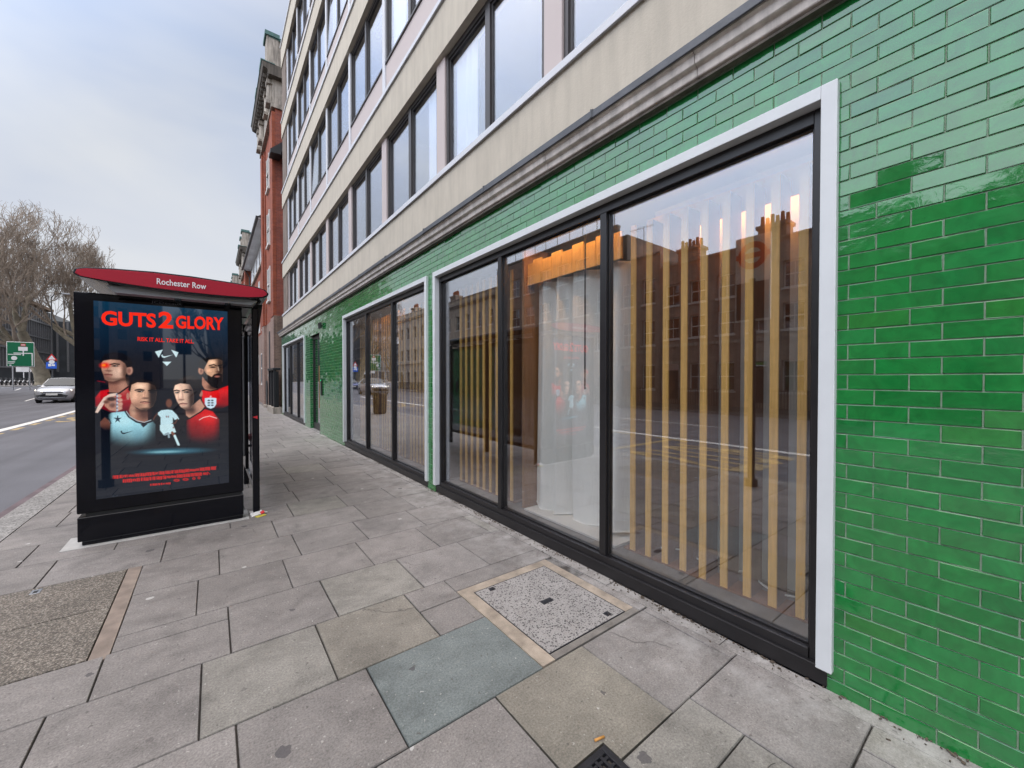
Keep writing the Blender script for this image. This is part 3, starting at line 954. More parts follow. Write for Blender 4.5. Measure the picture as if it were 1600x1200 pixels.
def shop_window(y0, y1, name='shop_window'):
    o = .07                                     # white surround, proud of the tiles
    b = MB()
    xf, xb = D - .035, D + .085
    b.box(xf, xb, y0, y0 + o, .105, 3.19)
    b.box(xf, xb, y1 - o, y1, .105, 3.19)
    b.box(xf, xb, y0 + o, y1 - o, 3.12, 3.19)
    w = b.build(name, M['white_paint'], bld, bevel=.003)
    a, c = y0 + o + .003, y1 - o - .003
    m1, m2 = a + (c - a) / 3, a + 2 * (c - a) / 3
    b = MB()
    x0, x1 = D + .035, D + .135
    zt = 3.117
    jw = .046
    b.box(x0, x1, a, a + jw, .02, zt); b.box(x0, x1, c - jw, c, .02, zt)
    b.box(x0, x1, a + jw, c - jw, zt - .075, zt)
    b.box(x0 - .01, x1, a + jw, c - jw, .02, .155)
    for m in (m1, m2): b.box(x0, x1, m - .033, m + .033, .155, zt - .075)
    b.box(x0 - .03, x1 - .02, y0 + .004, y1 - .004, .002, .098)
    fr = b.build('frame', M['black_metal'], w, bevel=.004)
    edges = [a + jw, m1 - .033, m1 + .033, m2 - .033, m2 + .033, c - jw]
    for k in range(3):
        p, q = edges[2 * k], edges[2 * k + 1]
        b = MB(); t = .013
        gx = D + .075
        b.box(gx - .01, gx + .03, p + .001, p + t, .156, zt - .076); b.box(gx - .01, gx + .03, q - t, q - .001, .156, zt - .076)
        b.box(gx - .01, gx + .03, p + t, q - t, .156, .156 + t); b.box(gx - .01, gx + .03, p + t, q - t, zt - .076 - t, zt - .076)
        b.build('glazing_bead', M['black_metal'], w, bevel=.002)
        b = MB()
        t0, t1 = cr.gauss(0, .0012), cr.gauss(0, .0012)
        b.prism([(-1, -1), (1, -1), (1, 1), (-1, 1)], lambda s_, tt, p=p, q=q, t0=t0, t1=t1: (gx + .008 + tt + t0 * s_[0] + t1 * s_[1], (p + q) / 2 + s_[0] * ((q - p) / 2 - t + .002), (.156 + zt - .076) / 2 + s_[1] * ((zt - .076 - .156) / 2 - t + .002)), -.005, .005)
        b.build('pane', M['glass'], w)
    return edges


E1 = shop_window(.63, 5.31)
E2 = shop_window(5.523, 10.307)
E3 = shop_window(15.462, 20.798)

# door in its recess
b = MB()
dx = D + .09
b.box(dx, dx + .08, 13.09, 13.19, 0.02, 3.04); b.box(dx, dx + .08, 14.45, 14.55, .02, 3.04); b.box(dx, dx + .08, 13.19, 14.45, 2.93, 3.04); b.box(dx - .005, dx + .08, 13.19, 14.45, .02, .22)
dr = b.build('door', M['black_metal'], bld, bevel=.004)
b = MB(); b.box(dx + .03, dx + .042, 13.19, 14.45, .22, 2.93); b.build('pane', M['glass'], dr)
b = MB(); b.tube([(dx - .05, 13.32, .75), (dx - .05, 13.32, 2.05)], .016, 10); b.box(dx - .05, dx, 13.31, 13.33, .85, .88); b.box(dx - .05, dx, 13.31, 13.33, 1.92, 1.95); b.build('handle', M['mid_oak'], dr)
b = MB(); b.box(D + .02, D + .2, 13.08, 14.56, 3.05, 3.09); b.build('recess_soffit', M['black_metal'], bld)
b = MB(); b.box(D - .02, D + .2, 13.085, 14.555, -.03, .012); b.build('doorstep', M['granite'], bld, bevel=.006)
b = MB(); b.box(D - .035, D + .004, 12.70, 12.82, 1.16, 1.66); pn = b.build('entry_panel', M['black_metal'], bld, bevel=.006)
b = MB(); b.box(D - .037, D - .034, 12.735, 12.785, 1.585, 1.625); b.build('indicator_light', emit('green_led', (.02, .9, .35), 1.6), pn)
for yy in (12.62, 12.78):
    b = MB(); b.tube([(D - .06, yy, 3.13), (D - .06, yy, 3.29)], .035, 12); b.box(D - .06, D + .004, yy - .012, yy + .012, 3.19, 3.23)
    b.build('wall_lamp', M['black_metal'], bld)

# ------------------------------------------------------------------ things inside the windows
def screen(ya, yb, label, back=True, step=.1555, x=2.925, fw=.050, dep=.19, z0=.15, z1=2.98):
    root = thing('slatted_screen', (x, (ya + yb) / 2, .135), label, 'timber screen', 'slatted oak screens in the shop windows')
    b = MB(); n = int((yb - ya) / step)
    for k in range(n + 1):
        y = ya + k * step
        if y + fw > yb + .02: break
        b.box(x, x + .014, y, y + fw, z0, z1)
    b.build('slat_front', M['oak'], root)
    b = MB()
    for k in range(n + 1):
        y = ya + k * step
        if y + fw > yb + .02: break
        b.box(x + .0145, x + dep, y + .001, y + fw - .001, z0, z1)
    b.build('slat_side', M['board_slat_shade'], root)  # sides of the oak slats, unlit look painted as dark brown
    b = MB(); b.box(x - .005, x + dep, ya - .05, yb + .05, .137, .15); b.build('bottom_rail', M['board_slat_shade'], root)
    return root


SCREENS = []
lab = ['slatted oak screen in the nearest and widest-looking shop window pane', 'slatted oak screen behind the far left pane of the large near shop window']
e = E1
screen(e[0] + .105, e[1] - .02, lab[0])
screen(e[4] + .1, e[5] - .05, lab[1])
names2 = ['slatted screen behind the right pane of the middle shop window', 'slatted screen behind the centre pane of the middle shop window', 'slatted screen behind the left pane of the middle shop window']
for k in range(3): screen(E2[2 * k] + .06, E2[2 * k + 1] - .04, names2[k], step=.14)
names3 = ['slatted screen behind the pane nearest the door in the far shop window', 'slatted screen behind the centre pane of the far shop window', 'slatted screen behind the leftmost pane of the far shop window']
for k in range(3): screen(E3[2 * k] + .06, E3[2 * k + 1] - .04, names3[k], step=.16)


def backboard(ya, yb, label, mat, x=3.22):
    o = MB().box(x, x + .04, ya, yb, .137, 3.2).build('back_board', M[mat], None, base=(x, (ya + yb) / 2, .137))
    return tag(o, label, 'panel')


backboard(.55, 2.16, 'grey plaster board behind the nearest slatted screen', 'grey_wall', 3.30)
o = MB().box(2.86, 3.30, 2.25, 3.55, .136, .158).build('display_ledge', M['sash_white'], None, base=(3.1, 2.9, .136), bevel=.003); tag(o, 'pale ledge under the hem of the white curtain', 'ledge')
backboard(3.62, 5.3, 'dark board behind the left slatted screen of the near window', 'board_slat_shade', 3.30)
for k, (a, b_, t_) in enumerate(((5.6, 7.1, 'right'), (8.75, 10.2, 'left'))):
    backboard(a, b_, 'brown board behind the %s slatted screen of the middle shop window' % t_, 'board_slat_shade', 3.4)


def led(ya, yb, x, z, label):
    root = thing('strip_light', (x, (ya + yb) / 2, z), label, 'light', 'warm strip lights inside the shop windows')
    b = MB(); b.box(x - .03, x + .03, ya, yb, z + .012, z + .05); b.build('housing', M['black_metal'], root)
    b = MB(); b.box(x - .055, x - .04, ya, yb, z - .07 if x > 3 else z + .03, z + .12 if x > 3 else 3.255); b.build('cover_board', M['oak'], root)
    b = MB(); b.box(x - .022, x + .022, ya + .01, yb - .01, z, z + .011); b.build('diffuser', M['led' if x > 3 else 'led_soft'], root)
    return root


led(.62, 2.12, 3.20, 2.96, 'warm strip light glowing behind the top of the nearest slatted screen')
led(2.28, 3.52, 2.835, 3.185, 'warm strip light glowing above the white curtain')
led(7.25, 8.55, 2.835, 3.185, 'warm strip light high behind the centre pane of the middle shop window')

# pelmet of oak boards above the curtain and the oak end board
b = MB()
for k in range(9):
    y = 2.27 + k * .155
    b.box(2.955, 2.975, y, y + .148, 2.74, 2.985 + .03 * (k % 2))
o = b.build('oak_pelmet', M['oak'], None, base=(2.96, 3., 2.7)); tag(o, 'oak pelmet boards lit orange above the white curtain', 'pelmet')
o = MB().box(2.90, 3.26, 3.60, 3.64, .137, 3.18).build('oak_end_board', M['mid_oak'], None, base=(3.1, 3.58, .137)); tag(o, 'plain brown board standing at the left edge of the white curtain', 'panel')

cb = MB()
NY, NZ = 150, 16
cy0, cy1 = 2.20, 3.56
grid = []
for iz in range(NZ + 1):
    tz = iz / NZ
    z = .165 + (2.75 - .165) * tz
    rowv = []
    for iy in range(NY + 1):
        ty = iy / NY
        y = cy0 + (cy1 - cy0) * ty
        ph = ty * 25 + 1.1 * math.sin(ty * 9) + .25 * math.sin(tz * 3 + ty * 6)
        amp = .052 + .035 * (1 - tz) * (.5 + .5 * math.sin(ty * 11 + 1))
        x = 3.08 + amp * math.sin(ph) + .016 * math.sin(ph * 2.3 + 1 + tz) + .02 * math.sin(ty * 5 + tz * 2)
        y += .012 * math.cos(ph * 1.0 + .4) + (1 - tz) * .03 * math.sin(ty * 13)
        zz = z + (.018 * math.sin(ph * .5) + .02 * math.sin(ty * 7) if iz == 0 else 0)
        rowv.append((x, y, zz))
    grid.append(rowv)
for iz in range(NZ):
    for iy in range(NY):
        cb.f.append((iz * (NY + 1) + iy, iz * (NY + 1) + iy + 1, (iz + 1) * (NY + 1) + iy + 1, (iz + 1) * (NY + 1) + iy)); cb.c.append(None)
cb.v = [p for r_ in grid for p in r_]
ct = cb.build('curtain', M['curtain'], None, True, base=(3.06, 2.8, .15))
tag(ct, 'long white sheer curtain hanging in folds behind the centre pane of the near window', 'curtain')
hm = MB(); hm.tube([(p[0] - .004, p[1], p[2] + .012) for p in grid[0][::3]], .007, 6); hm.build('hem', M['curtain'], ct, True)
b = MB(); b.tube([(2.86, 2.62, 3.15), (2.862, 2.622, 2.2), (2.86, 2.62, 1.55)], .008, 6); o = b.build('pull_cord', M['cord'], None, base=(2.86, 2.62, 1.55)); tag(o, 'thin black cord hanging in front of the white curtain', 'cord')
b = MB()
pts = [(3.10 + .05 * math.sin(k * .7), .62 + k * .075, .19 + .06 * max(0, math.sin(k * .9 + .5))) for k in range(20)]
b.tube(pts, .007, 6); o = b.build('cable', M['white_cable'], None, True, base=(3.1, 1.3, .15)); tag(o, 'loose white cable along the floor behind the nearest slatted screen', 'cable')

# ------------------------------------------------------------------ bus shelter
sh = thing('bus_shelter', (-.39, 7.3, 0), 'black bus shelter with red lens-shaped canopy end and backlit poster panel on the pavement', 'bus shelter')
PX0, PX1, PY_, PZ0, PZ1 = -1.062, .287, 5.62, .325, 2.50
b = MB()
n = 10
b.box(PX0, PX1, PY_, PY_ + .17, PZ0, PZ1)
b.build('poster_case', M['shelter_black'], sh, bevel=.012, seg=3)
b = MB(); b.box(PX0 + .004, PX1, PY_ - .004, PY_ + .19, .052, .292); b.box(PX0 + .03, PX1 - .006, PY_ + .018, PY_ + .17, .006, .052); b.build('plinth', M['shelter_black'], sh, bevel=.01, seg=3)
b = MB(); b.box(PX0 + .06, PX1 - .015, PY_ + .02, PY_ + .15, .29, .33); b.build('plinth_neck', M['cord'], sh)
b = MB(); b.box(-1.17, .34, 5.575, 5.98, -.02, .007); b.build('base_plate', pmat('base_plate', (.40, .39, .375), .7, 0, .2, 6, .1, 60), sh, bevel=.002)


# the printed poster: colours set per point of a fine flat sheet
CH_, CF = 1.65, 620.
cyaw, cpit = R(37.1), R(-.75)


def to_print(X, Z, Y=5.617):
    """position on the print, in the units its artwork was measured in"""
    f0 = np.array([math.sin(cyaw), math.cos(cyaw), 0]); r0 = np.array([math.cos(cyaw), -math.sin(cyaw), 0])
    f = f0 * math.cos(cpit) + np.array([0, 0, math.sin(cpit)]); u = np.array([0, 0, math.cos(cpit)]) - f0 * math.sin(cpit)
    q = np.stack([X, np.full_like(X, Y), Z - CH_], -1)
    w = q @ f
    return 800 + CF * (q @ r0) / w, 600 - CF * (q @ u) / w


NX_, NZ_ = 238, 436
SX0, SX1, SZ0, SZ1 = -.925, .148, .452, 2.422
gx, gz = np.meshgrid(np.linspace(SX0, SX1, NX_ + 1), np.linspace(SZ0, SZ1, NZ_ + 1))
A, B_ = to_print(gx, gz)
V = (SZ1 - gz) / (SZ1 - SZ0)
U = (gx - SX0) / (SX1 - SX0)
lin = lambda c: np.array(srgb(*c))
IMG = np.zeros(gx.shape + (3,))


def over(mask, c):
    global IMG
    IMG = IMG * (1 - mask[..., None]) + mask[..., None] * (lin(c) if not isinstance(c, np.ndarray) else c)


def sm(x, a, b): 
    t = np.clip((x - a) / (b - a), 0, 1); return t * t * (3 - 2 * t)


def ell(cx, cy, rx, ry, soft=.25, rot=0.):
    dx, dy = A - cx, B_ - cy
    c, s = math.cos(rot), math.sin(rot)
    d = np.sqrt(((dx * c + dy * s) / rx) ** 2 + ((-dx * s + dy * c) / ry) ** 2)
    return 1 - sm(d, 1 - soft, 1 + soft)


def pol(pts, soft=1.2):
    d = np.full(A.shape, 1e9); ins = np.zeros(A.shape, bool)
    k = len(pts)
    for i in range(k):
        x0, y0 = pts[i]; x1, y1 = pts[(i + 1) % k]
        ex, ey = x1 - x0, y1 - y0
        t = np.clip(((A - x0) * ex + (B_ - y0) * ey) / (ex * ex + ey * ey + 1e-9), 0, 1)
        d = np.minimum(d, np.hypot(A - x0 - t * ex, B_ - y0 - t * ey))
        cnd = (y0 > B_) != (y1 > B_)
        xi = (x1 - x0) * (B_ - y0) / ((y1 - y0) if abs(y1 - y0) > 1e-9 else 1e-9) + x0
        ins ^= cnd & (A < xi)
    sd = np.where(ins, -d, d)
    return 1 - sm(sd, -soft / 2, soft / 2)


def line(pts, w, soft=.8):
    d = np.full(A.shape, 1e9)
    for (x0, y0), (x1, y1) in zip(pts[:-1], pts[1:]):
        ex, ey = x1 - x0, y1 - y0
        t = np.clip(((A - x0) * ex + (B_ - y0) * ey) / (ex * ex + ey * ey + 1e-9), 0, 1)
        d = np.minimum(d, np.hypot(A - x0 - t * ex, B_ - y0 - t * ey))
    return 1 - sm(d, w / 2 - soft / 2, w / 2 + soft / 2)


p7 = lambda L: [(140 + x / 6.315, 530 + y / 6.315) for x, y in L]
p8 = lambda L: [(250 + x / 6.315, 530 + y / 6.315) for x, y in L]
e7 = lambda x, y, rx, ry, **k: ell(140 + x / 6.315, 530 + y / 6.315, rx / 6.315, ry / 6.315, **k)
e8 = lambda x, y, rx, ry, **k: ell(250 + x / 6.315, 530 + y / 6.315, rx / 6.315, ry / 6.315, **k)

bgc = [(0., (14, 62, 88)), (.1, (10, 46, 70)), (.3, (6, 18, 32)), (.6, (6, 9, 20)), (.8, (16, 25, 36)), (1., (26, 34, 46))]
for ch in range(3):
    IMG[..., ch] = np.interp(V, [q[0] for q in bgc], [lin(q[1])[ch] for q in bgc])
over(ell(225, 630, 75, 55, .9) * .6, (8, 11, 24))
SK, SKD, SKL = (190, 146, 126), (92, 58, 50), (236, 205, 186)

# red-shirted figure behind, left
sh1 = pol(p7([(58, 575), (110, 510), (190, 495), (205, 540), (300, 525), (385, 462), (440, 470), (430, 740), (250, 730), (60, 660)]), 2.5)
over(sh1, (176, 10, 30)); over(sh1 * sm(B_, 618, 646) * .75, (60, 8, 26)); over(sh1 * e7(140, 530, 90, 40, soft=.8) * .6, (225, 20, 30))
over(pol(p7([(183, 405), (290, 395), (350, 362), (362, 430), (378, 468), (312, 530), (195, 538)]), 1.5), (160, 112, 96))
over(e7(330, 455, 45, 70, soft=.8) * .5, (205, 160, 140)); over(e7(230, 420, 80, 26, soft=.7) * .75, (70, 40, 38))
over(line(p7([(180, 530), (290, 535), (380, 470)]), 2.4), (20, 10, 16))
f1 = pol(p7([(118, 240), (135, 205), (200, 192), (290, 200), (340, 225), (368, 275), (366, 330), (345, 372), (290, 402), (235, 416), (180, 412), (150, 395), (137, 350), (118, 300)]), 1.4)
over(f1, SK); over(f1 * e7(270, 330, 60, 60, soft=.9) * .6, SKL); over(f1 * e7(155, 380, 70, 50, soft=.8) * .6, (96, 58, 52)); over(f1 * e7(345, 330, 34, 80, soft=.8) * .5, (104, 64, 56)); over(f1 * e7(330, 240, 50, 50, soft=.9) * .5, (120, 82, 72))
over(e7(392, 308, 33, 42, soft=.25), (196, 150, 132)); over(e7(392, 312, 16, 26, soft=.6) * .7, (120, 74, 66))
over(line(p7([(203, 250), (245, 241), (294, 248)]), 2.), (26, 16, 18)); over(e7(252, 264, 34, 9, soft=.6) * .85, (48, 30, 30))
over(e7(185, 312, 36, 10, soft=.7) * .7, (96, 56, 50)); over(line(p7([(196, 255), (175, 300)]), 1.3) * .5, (130, 90, 78))
over(line(p7([(148, 350), (185, 348), (222, 352)]), 1.6), (120, 62, 60)); over(e7(190, 364, 26, 7, soft=.7) * .6, (176, 118, 108))
hr = pol(p7([(122, 222), (120, 185), (150, 150), (230, 128), (330, 138), (400, 185), (424, 245), (408, 275), (366, 280), (350, 240), (300, 208), (210, 200), (140, 212)]), 1.6)
over(hr, (13, 11, 18)); over(hr * e7(230, 160, 70, 20, soft=.9) * .4, (34, 34, 46))
over(e7(152, 258, 44, 26, soft=.7), (235, 40, 10)); over(e7(140, 256, 18, 12, soft=.6), (255, 140, 40))
# raised hand with a chain
over(pol(p7([(55, 722), (85, 655), (140, 575), (200, 540), (270, 530), (275, 552), (175, 585), (125, 665), (80, 728)]), 1.4), (228, 202, 188))
over(pol(p7([(140, 610), (190, 575), (255, 560), (262, 640), (320, 620), (322, 690), (270, 712), (195, 700), (150, 660)]), 1.6), (190, 140, 122))
over(e7(215, 590, 48, 22, soft=.5) * .9, (26, 12, 18)); over(e7(225, 650, 30, 26, soft=.6) * .7, (60, 28, 30)); over(e7(165, 620, 30, 16, soft=.6) * .7, (52, 24, 26))
for q in ((290, 560), (300, 600), (302, 640), (290, 680)): over(e7(q[0], q[1], 24, 17, soft=.4), (206, 160, 142))
for i in range(13): over(e7(268 + (i % 2) * 6, 545 + i * 17, 9, 9, soft=.5), (190, 205, 220) if i % 2 else (110, 130, 150))
# figure in pale shirt, front
arm = pol(p7([(105, 815), (150, 770), (205, 815), (205, 900), (150, 900), (105, 860)]), 2.)
over(arm * (1 - sm(B_, 660, 674)), (120, 78, 66))
ws = pol(p7([(148, 762), (220, 726), (352, 712), (400, 775), (480, 820), (545, 832), (618, 808), (650, 840), (650, 1130), (400, 1150), (190, 1130), (205, 890), (208, 830)]), 2.)
fade = (1 - sm(B_ + .12 * np.abs(A - 205), 662, 703)) * (1 - .75 * sm(A, 222, 243)) * sm(A, 168, 178)
ws = ws * ell(204, 650, 46, 54, .42)
over(ws * fade, (166, 218, 230)); over(ws * fade * e7(330, 800, 90, 50, soft=.9) * .5, (206, 240, 246)); over(ws * fade * e7(480, 960, 60, 80, soft=.9) * .5, (104, 160, 182))
for q in ((300, 960, 330, 1060), (370, 970, 360, 1070), (250, 900, 280, 1010), (470, 960, 450, 1050)): over(line(p7([q[:2], q[2:]]), 1.2, 1.6) * fade * .35, (70, 120, 150))
over(pol(p7([(412, 630), (460, 685), (570, 705), (575, 800), (520, 828), (470, 812), (402, 765), (388, 700)]), 1.6), (176, 128, 108)); over(e7(540, 730, 60, 70, soft=.7) * .8, (66, 38, 36)); over(e7(430, 700, 24, 60, soft=.8) * .6, (216, 176, 152))
over(line(p7([(352, 712), (385, 765), (460, 815), (540, 835), (612, 810)]), 2.6), (22, 24, 36)); over(line(p7([(362, 712), (398, 762), (470, 805), (540, 820), (606, 798)]), 1.), (190, 200, 205)); over(pol(p7([(500, 838), (575, 836), (530, 872)]), 1.), (24, 26, 38))
over(line(p7([(150, 765), (195, 790), (212, 830)]), 1.6), (30, 36, 48))
f2 = pol(p7([(395, 490), (408, 445), (470, 422), (580, 428), (640, 455), (662, 520), (652, 600), (625, 660), (565, 702), (505, 698), (445, 662), (412, 622), (395, 560)]), 1.4)
over(f2, (212, 168, 142)); over(f2 * sm(A, 227, 237) * .9, (44, 30, 32)); over(f2 * e7(470, 640, 60, 44, soft=.8) * .35, (160, 108, 92)); over(f2 * e7(500, 470, 60, 40, soft=.9) * .5, (246, 216, 192))
over(e7(378, 562, 16, 34, soft=.3), (186, 132, 116))
over(line(p7([(450, 503), (495, 494), (538, 503)]), 2.), (26, 18, 20)); over(e7(498, 515, 34, 10, soft=.6) * .85, (44, 30, 32)); over(line(p7([(580, 508), (620, 500), (655, 508)]), 1.9), (26, 18, 20)); over(e7(618, 522, 30, 12, soft=.6) * .8, (26, 18, 20))
over(line(p7([(548, 520), (538, 575)]), 1.6, 1.5) * .5, (150, 100, 86)); over(e7(552, 582, 34, 10, soft=.6) * .7, (60, 34, 32))
over(line(p7([(500, 622), (545, 616), (598, 624)]), 1.5), (84, 40, 42)); over(e7(548, 632, 34, 8, soft=.6) * .6, (176, 106, 98)); over(e7(560, 690, 50, 14, soft=.7) * .7, (50, 30, 30))
over(pol(p7([(380, 500), (392, 440), (440, 408), (520, 392), (600, 410), (655, 450), (668, 500), (640, 458), (580, 432), (470, 426), (415, 450), (402, 520)]), 1.4), (26, 18, 20))
st = []
for i in range(10):
    rr_ = (44 if i % 2 == 0 else 15); t_ = -math.pi / 2 + i * math.pi / 5
    st.append((277 + rr_ * math.cos(t_), 788 + rr_ * math.sin(t_)))
over(pol(p7(st), .8), (40, 62, 78))
swoosh = lambda x, y, s: [(x, y), (x + .10 * s, y + .16 * s), (x + .26 * s, y + .20 * s), (x + s, y - .06 * s), (x + .32 * s, y + .085 * s), (x + .16 * s, y + .06 * s), (x + .10 * s, y - .1 * s)]
over(pol(p7(swoosh(304, 912, 128)), .7), (22, 34, 48))
# bearded figure, right
sh4 = pol(p8([(415, 500), (500, 512), (575, 494), (690, 452), (700, 640), (600, 690), (450, 690), (415, 600)]), 2.)
over(sh4 * (1 - sm(B_, 622, 640)), (226, 12, 20)); over(sh4 * (1 - sm(B_, 622, 640)) * e8(660, 620, 90, 70, soft=.9) * .7, (110, 10, 20))
over(pol(p8([(418, 370), (500, 455), (575, 480), (575, 495), (500, 512), (440, 492), (410, 440)]), 1.5), (186, 134, 112)); over(e8(530, 470, 60, 34, soft=.6) * .85, (36, 20, 22))
f4 = pol(p8([(438, 290), (450, 220), (480, 192), (560, 186), (612, 215), (616, 300), (612, 420), (560, 470), (500, 455), (450, 400), (432, 340)]), 1.4)
over(f4, (216, 170, 140)); over(f4 * sm(A, 332, 343) * .85, (56, 34, 30)); over(f4 * e8(500, 230, 40, 30, soft=.9) * .5, (238, 202, 172))
over(pol(p8([(430, 305), (462, 345), (510, 372), (535, 345), (575, 336), (614, 345), (614, 450), (570, 492), (505, 466), (440, 400)]), 1.6), (16, 10, 14)); over(e8(565, 368, 26, 9, soft=.5), (170, 110, 98)); over(line(p8([(540, 356), (592, 356)]), 1.2), (70, 30, 32))
over(line(p8([(485, 262), (530, 250), (555, 262)]), 1.8), (24, 15, 17)); over(line(p8([(572, 262), (610, 254)]), 1.8), (20, 12, 14)); over(e8(520, 276, 30, 9, soft=.6) * .85, (44, 26, 26)); over(e8(592, 276, 18, 9, soft=.6) * .85, (24, 14, 16))
over(line(p8([(572, 275), (580, 312)]), 1.5, 1.4) * .6, (240, 205, 180)); over(e8(575, 322, 26, 9, soft=.6) * .7, (92, 54, 48))
over(e8(405, 310, 27, 36, soft=.3), (196, 146, 122)); over(e8(406, 314, 12, 20, soft=.6) * .7, (110, 70, 60))
over(pol(p8([(388, 285), (378, 225), (425, 190), (500, 176), (600, 180), (612, 205), (560, 196), (482, 205), (456, 255), (432, 300)]), 1.5), (12, 11, 16))
over(pol(p8([(443, 582), (500, 576), (556, 582), (556, 640), (535, 672), (500, 686), (465, 672), (443, 640)]), .8), (206, 226, 238))
for r_ in range(3):
    for c_ in range(2): over(e8(482 + c_ * 34, 604 + r_ * 24, 13, 7, soft=.4), (34, 44, 76))
over(e8(500, 566, 9, 9, soft=.4), (230, 180, 180)); over(line(p8([(418, 498), (500, 512), (575, 494)]), 1.6), (22, 10, 14))
# red-shirted figure, right front
sh3 = pol(p8([(262, 800), (300, 785), (440, 690), (520, 715), (585, 795), (590, 1120), (255, 1120), (262, 900)]), 2.2)
fd3 = (1 - sm(B_ + .12 * np.abs(A - 318), 655, 698)) * (1 - .8 * sm(300 - A, -2, 10)) * (1 - .6 * sm(A, 332, 344))
sh3 = sh3 * ell(316, 648, 36, 52, .42)
over(sh3 * fd3, (190, 14, 26)); over(sh3 * fd3 * e8(480, 760, 80, 60, soft=.9) * .7, (238, 34, 34)); over(sh3 * fd3 * e8(350, 900, 70, 80, soft=.9) * .6, (90, 8, 20))
for q in ((440, 860, 430, 960), (500, 850, 500, 960), (550, 850, 545, 950)): over(line(p8([q[:2], q[2:]]), 1.3, 1.6) * fd3 * .4, (120, 10, 22))
over(pol(p8([(250, 690), (330, 645), (395, 590), (440, 665), (400, 715), (290, 778), (258, 750)]), 1.6), (196, 150, 130)); over(e8(300, 705, 60, 36, soft=.7) * .75, (70, 40, 38)); over(line(p8([(262, 790), (300, 778), (400, 718), (445, 680)]), 2.0), (18, 8, 14))
f3 = pol(p8([(133, 505), (148, 452), (200, 432), (290, 442), (322, 500), (334, 560), (332, 620), (302, 682), (250, 697), (205, 668), (168, 612), (150, 560)]), 1.4)
over(f3, (232, 196, 174)); over(f3 * sm(A, 287, 299) * .85, (72, 44, 42)); over(f3 * e8(250, 690, 70, 26, soft=.7) * .6, (110, 70, 62)); over(f3 * e8(190, 590, 26, 30, soft=.8) * .3, (160, 112, 98))
over(line(p8([(136, 510), (165, 503), (192, 511)]), 2.), (22, 14, 16)); over(line(p8([(220, 509), (262, 497), (308, 506)]), 2.), (22, 14, 16)); over(e8(170, 527, 20, 8, soft=.6) * .9, (40, 24, 26)); over(e8(262, 522, 28, 9, soft=.6) * .9, (40, 24, 26))
over(line(p8([(200, 520), (192, 585)]), 1.3, 1.3) * .5, (246, 218, 198)); over(line(p8([(222, 525), (228, 590)]), 1.6, 1.5) * .5, (150, 104, 92)); over(e8(214, 597, 28, 8, soft=.6) * .7, (110, 66, 58))
over(line(p8([(190, 640), (225, 632), (268, 638)]), 1.5), (110, 52, 52)); over(e8(230, 648, 28, 7, soft=.6) * .6, (186, 120, 112))
over(e8(404, 535, 17, 32, soft=.35), (176, 128, 112))
h3 = pol(p8([(128, 480), (118, 425), (175, 398), (260, 356), (345, 358), (415, 408), (415, 495), (392, 545), (352, 566), (336, 530), (320, 480), (290, 446), (200, 436), (150, 452)]), 1.6)
over(h3, (22, 16, 18)); over(h3 * e8(250, 392, 60, 14, soft=.9, rot=-.3) * .5, (66, 52, 48)); over(h3 * e8(330, 400, 40, 14, soft=.9, rot=.4) * .4, (58, 46, 44))
over(line(p8([(388, 796), (430, 772), (490, 758), (560, 780)]), 1.1), (240, 200, 200))
# running figure
for m_, c_ in ((ell(264, 630, 4.6, 6.4, .3), (120, 78, 62)), (pol([(245, 646), (252, 641), (262, 640), (269, 641), (276, 648), (280, 655), (273, 656), (270, 652), (270, 664), (251, 665), (251, 652)], 1.), (196, 226, 234)), (line([(246, 646), (242, 651), (240, 655)], 2.2), (90, 56, 46)), (line([(277, 655), (274, 661), (269, 662)], 2.2), (90, 56, 46)), (pol([(250, 664), (270, 662), (275, 675), (266, 678), (256, 680), (250, 672)], 1.), (202, 230, 236)), (line([(269, 676), (273, 681)], 4.), (130, 84, 68)), (line([(273, 681), (279, 695)], 3.6), (204, 232, 238)), (line([(278, 697), (283, 699)], 2.4), (16, 18, 26)), (line([(258, 679), (263, 677), (264, 683)], 3.), (150, 170, 180))):
    over(m_, c_)
for q in ((260, 651), (263, 651), (271, 668)): over(ell(q[0], q[1], 1.1, 1.6, .5) * .8, (120, 60, 60))
over(ell(268, 705, 42, 3.6, .9, -.03) * .8, (64, 128, 150)); over(ell(258, 706, 22, 1.6, .8, -.03) * .7, (150, 205, 215))
# white emblem
for q in (p7([(645, 122), (722, 103), (682, 182)]), p8([(110, 104), (182, 130), (160, 180)]), p8([(24, 222), (112, 222), (68, 264)]), p7(swoosh(706, 160, 118))): over(pol(q, .7), (208, 232, 238))
over(line(p7([(78, 412), (150, 424)]), 1.2) * .8, (150, 16, 40))
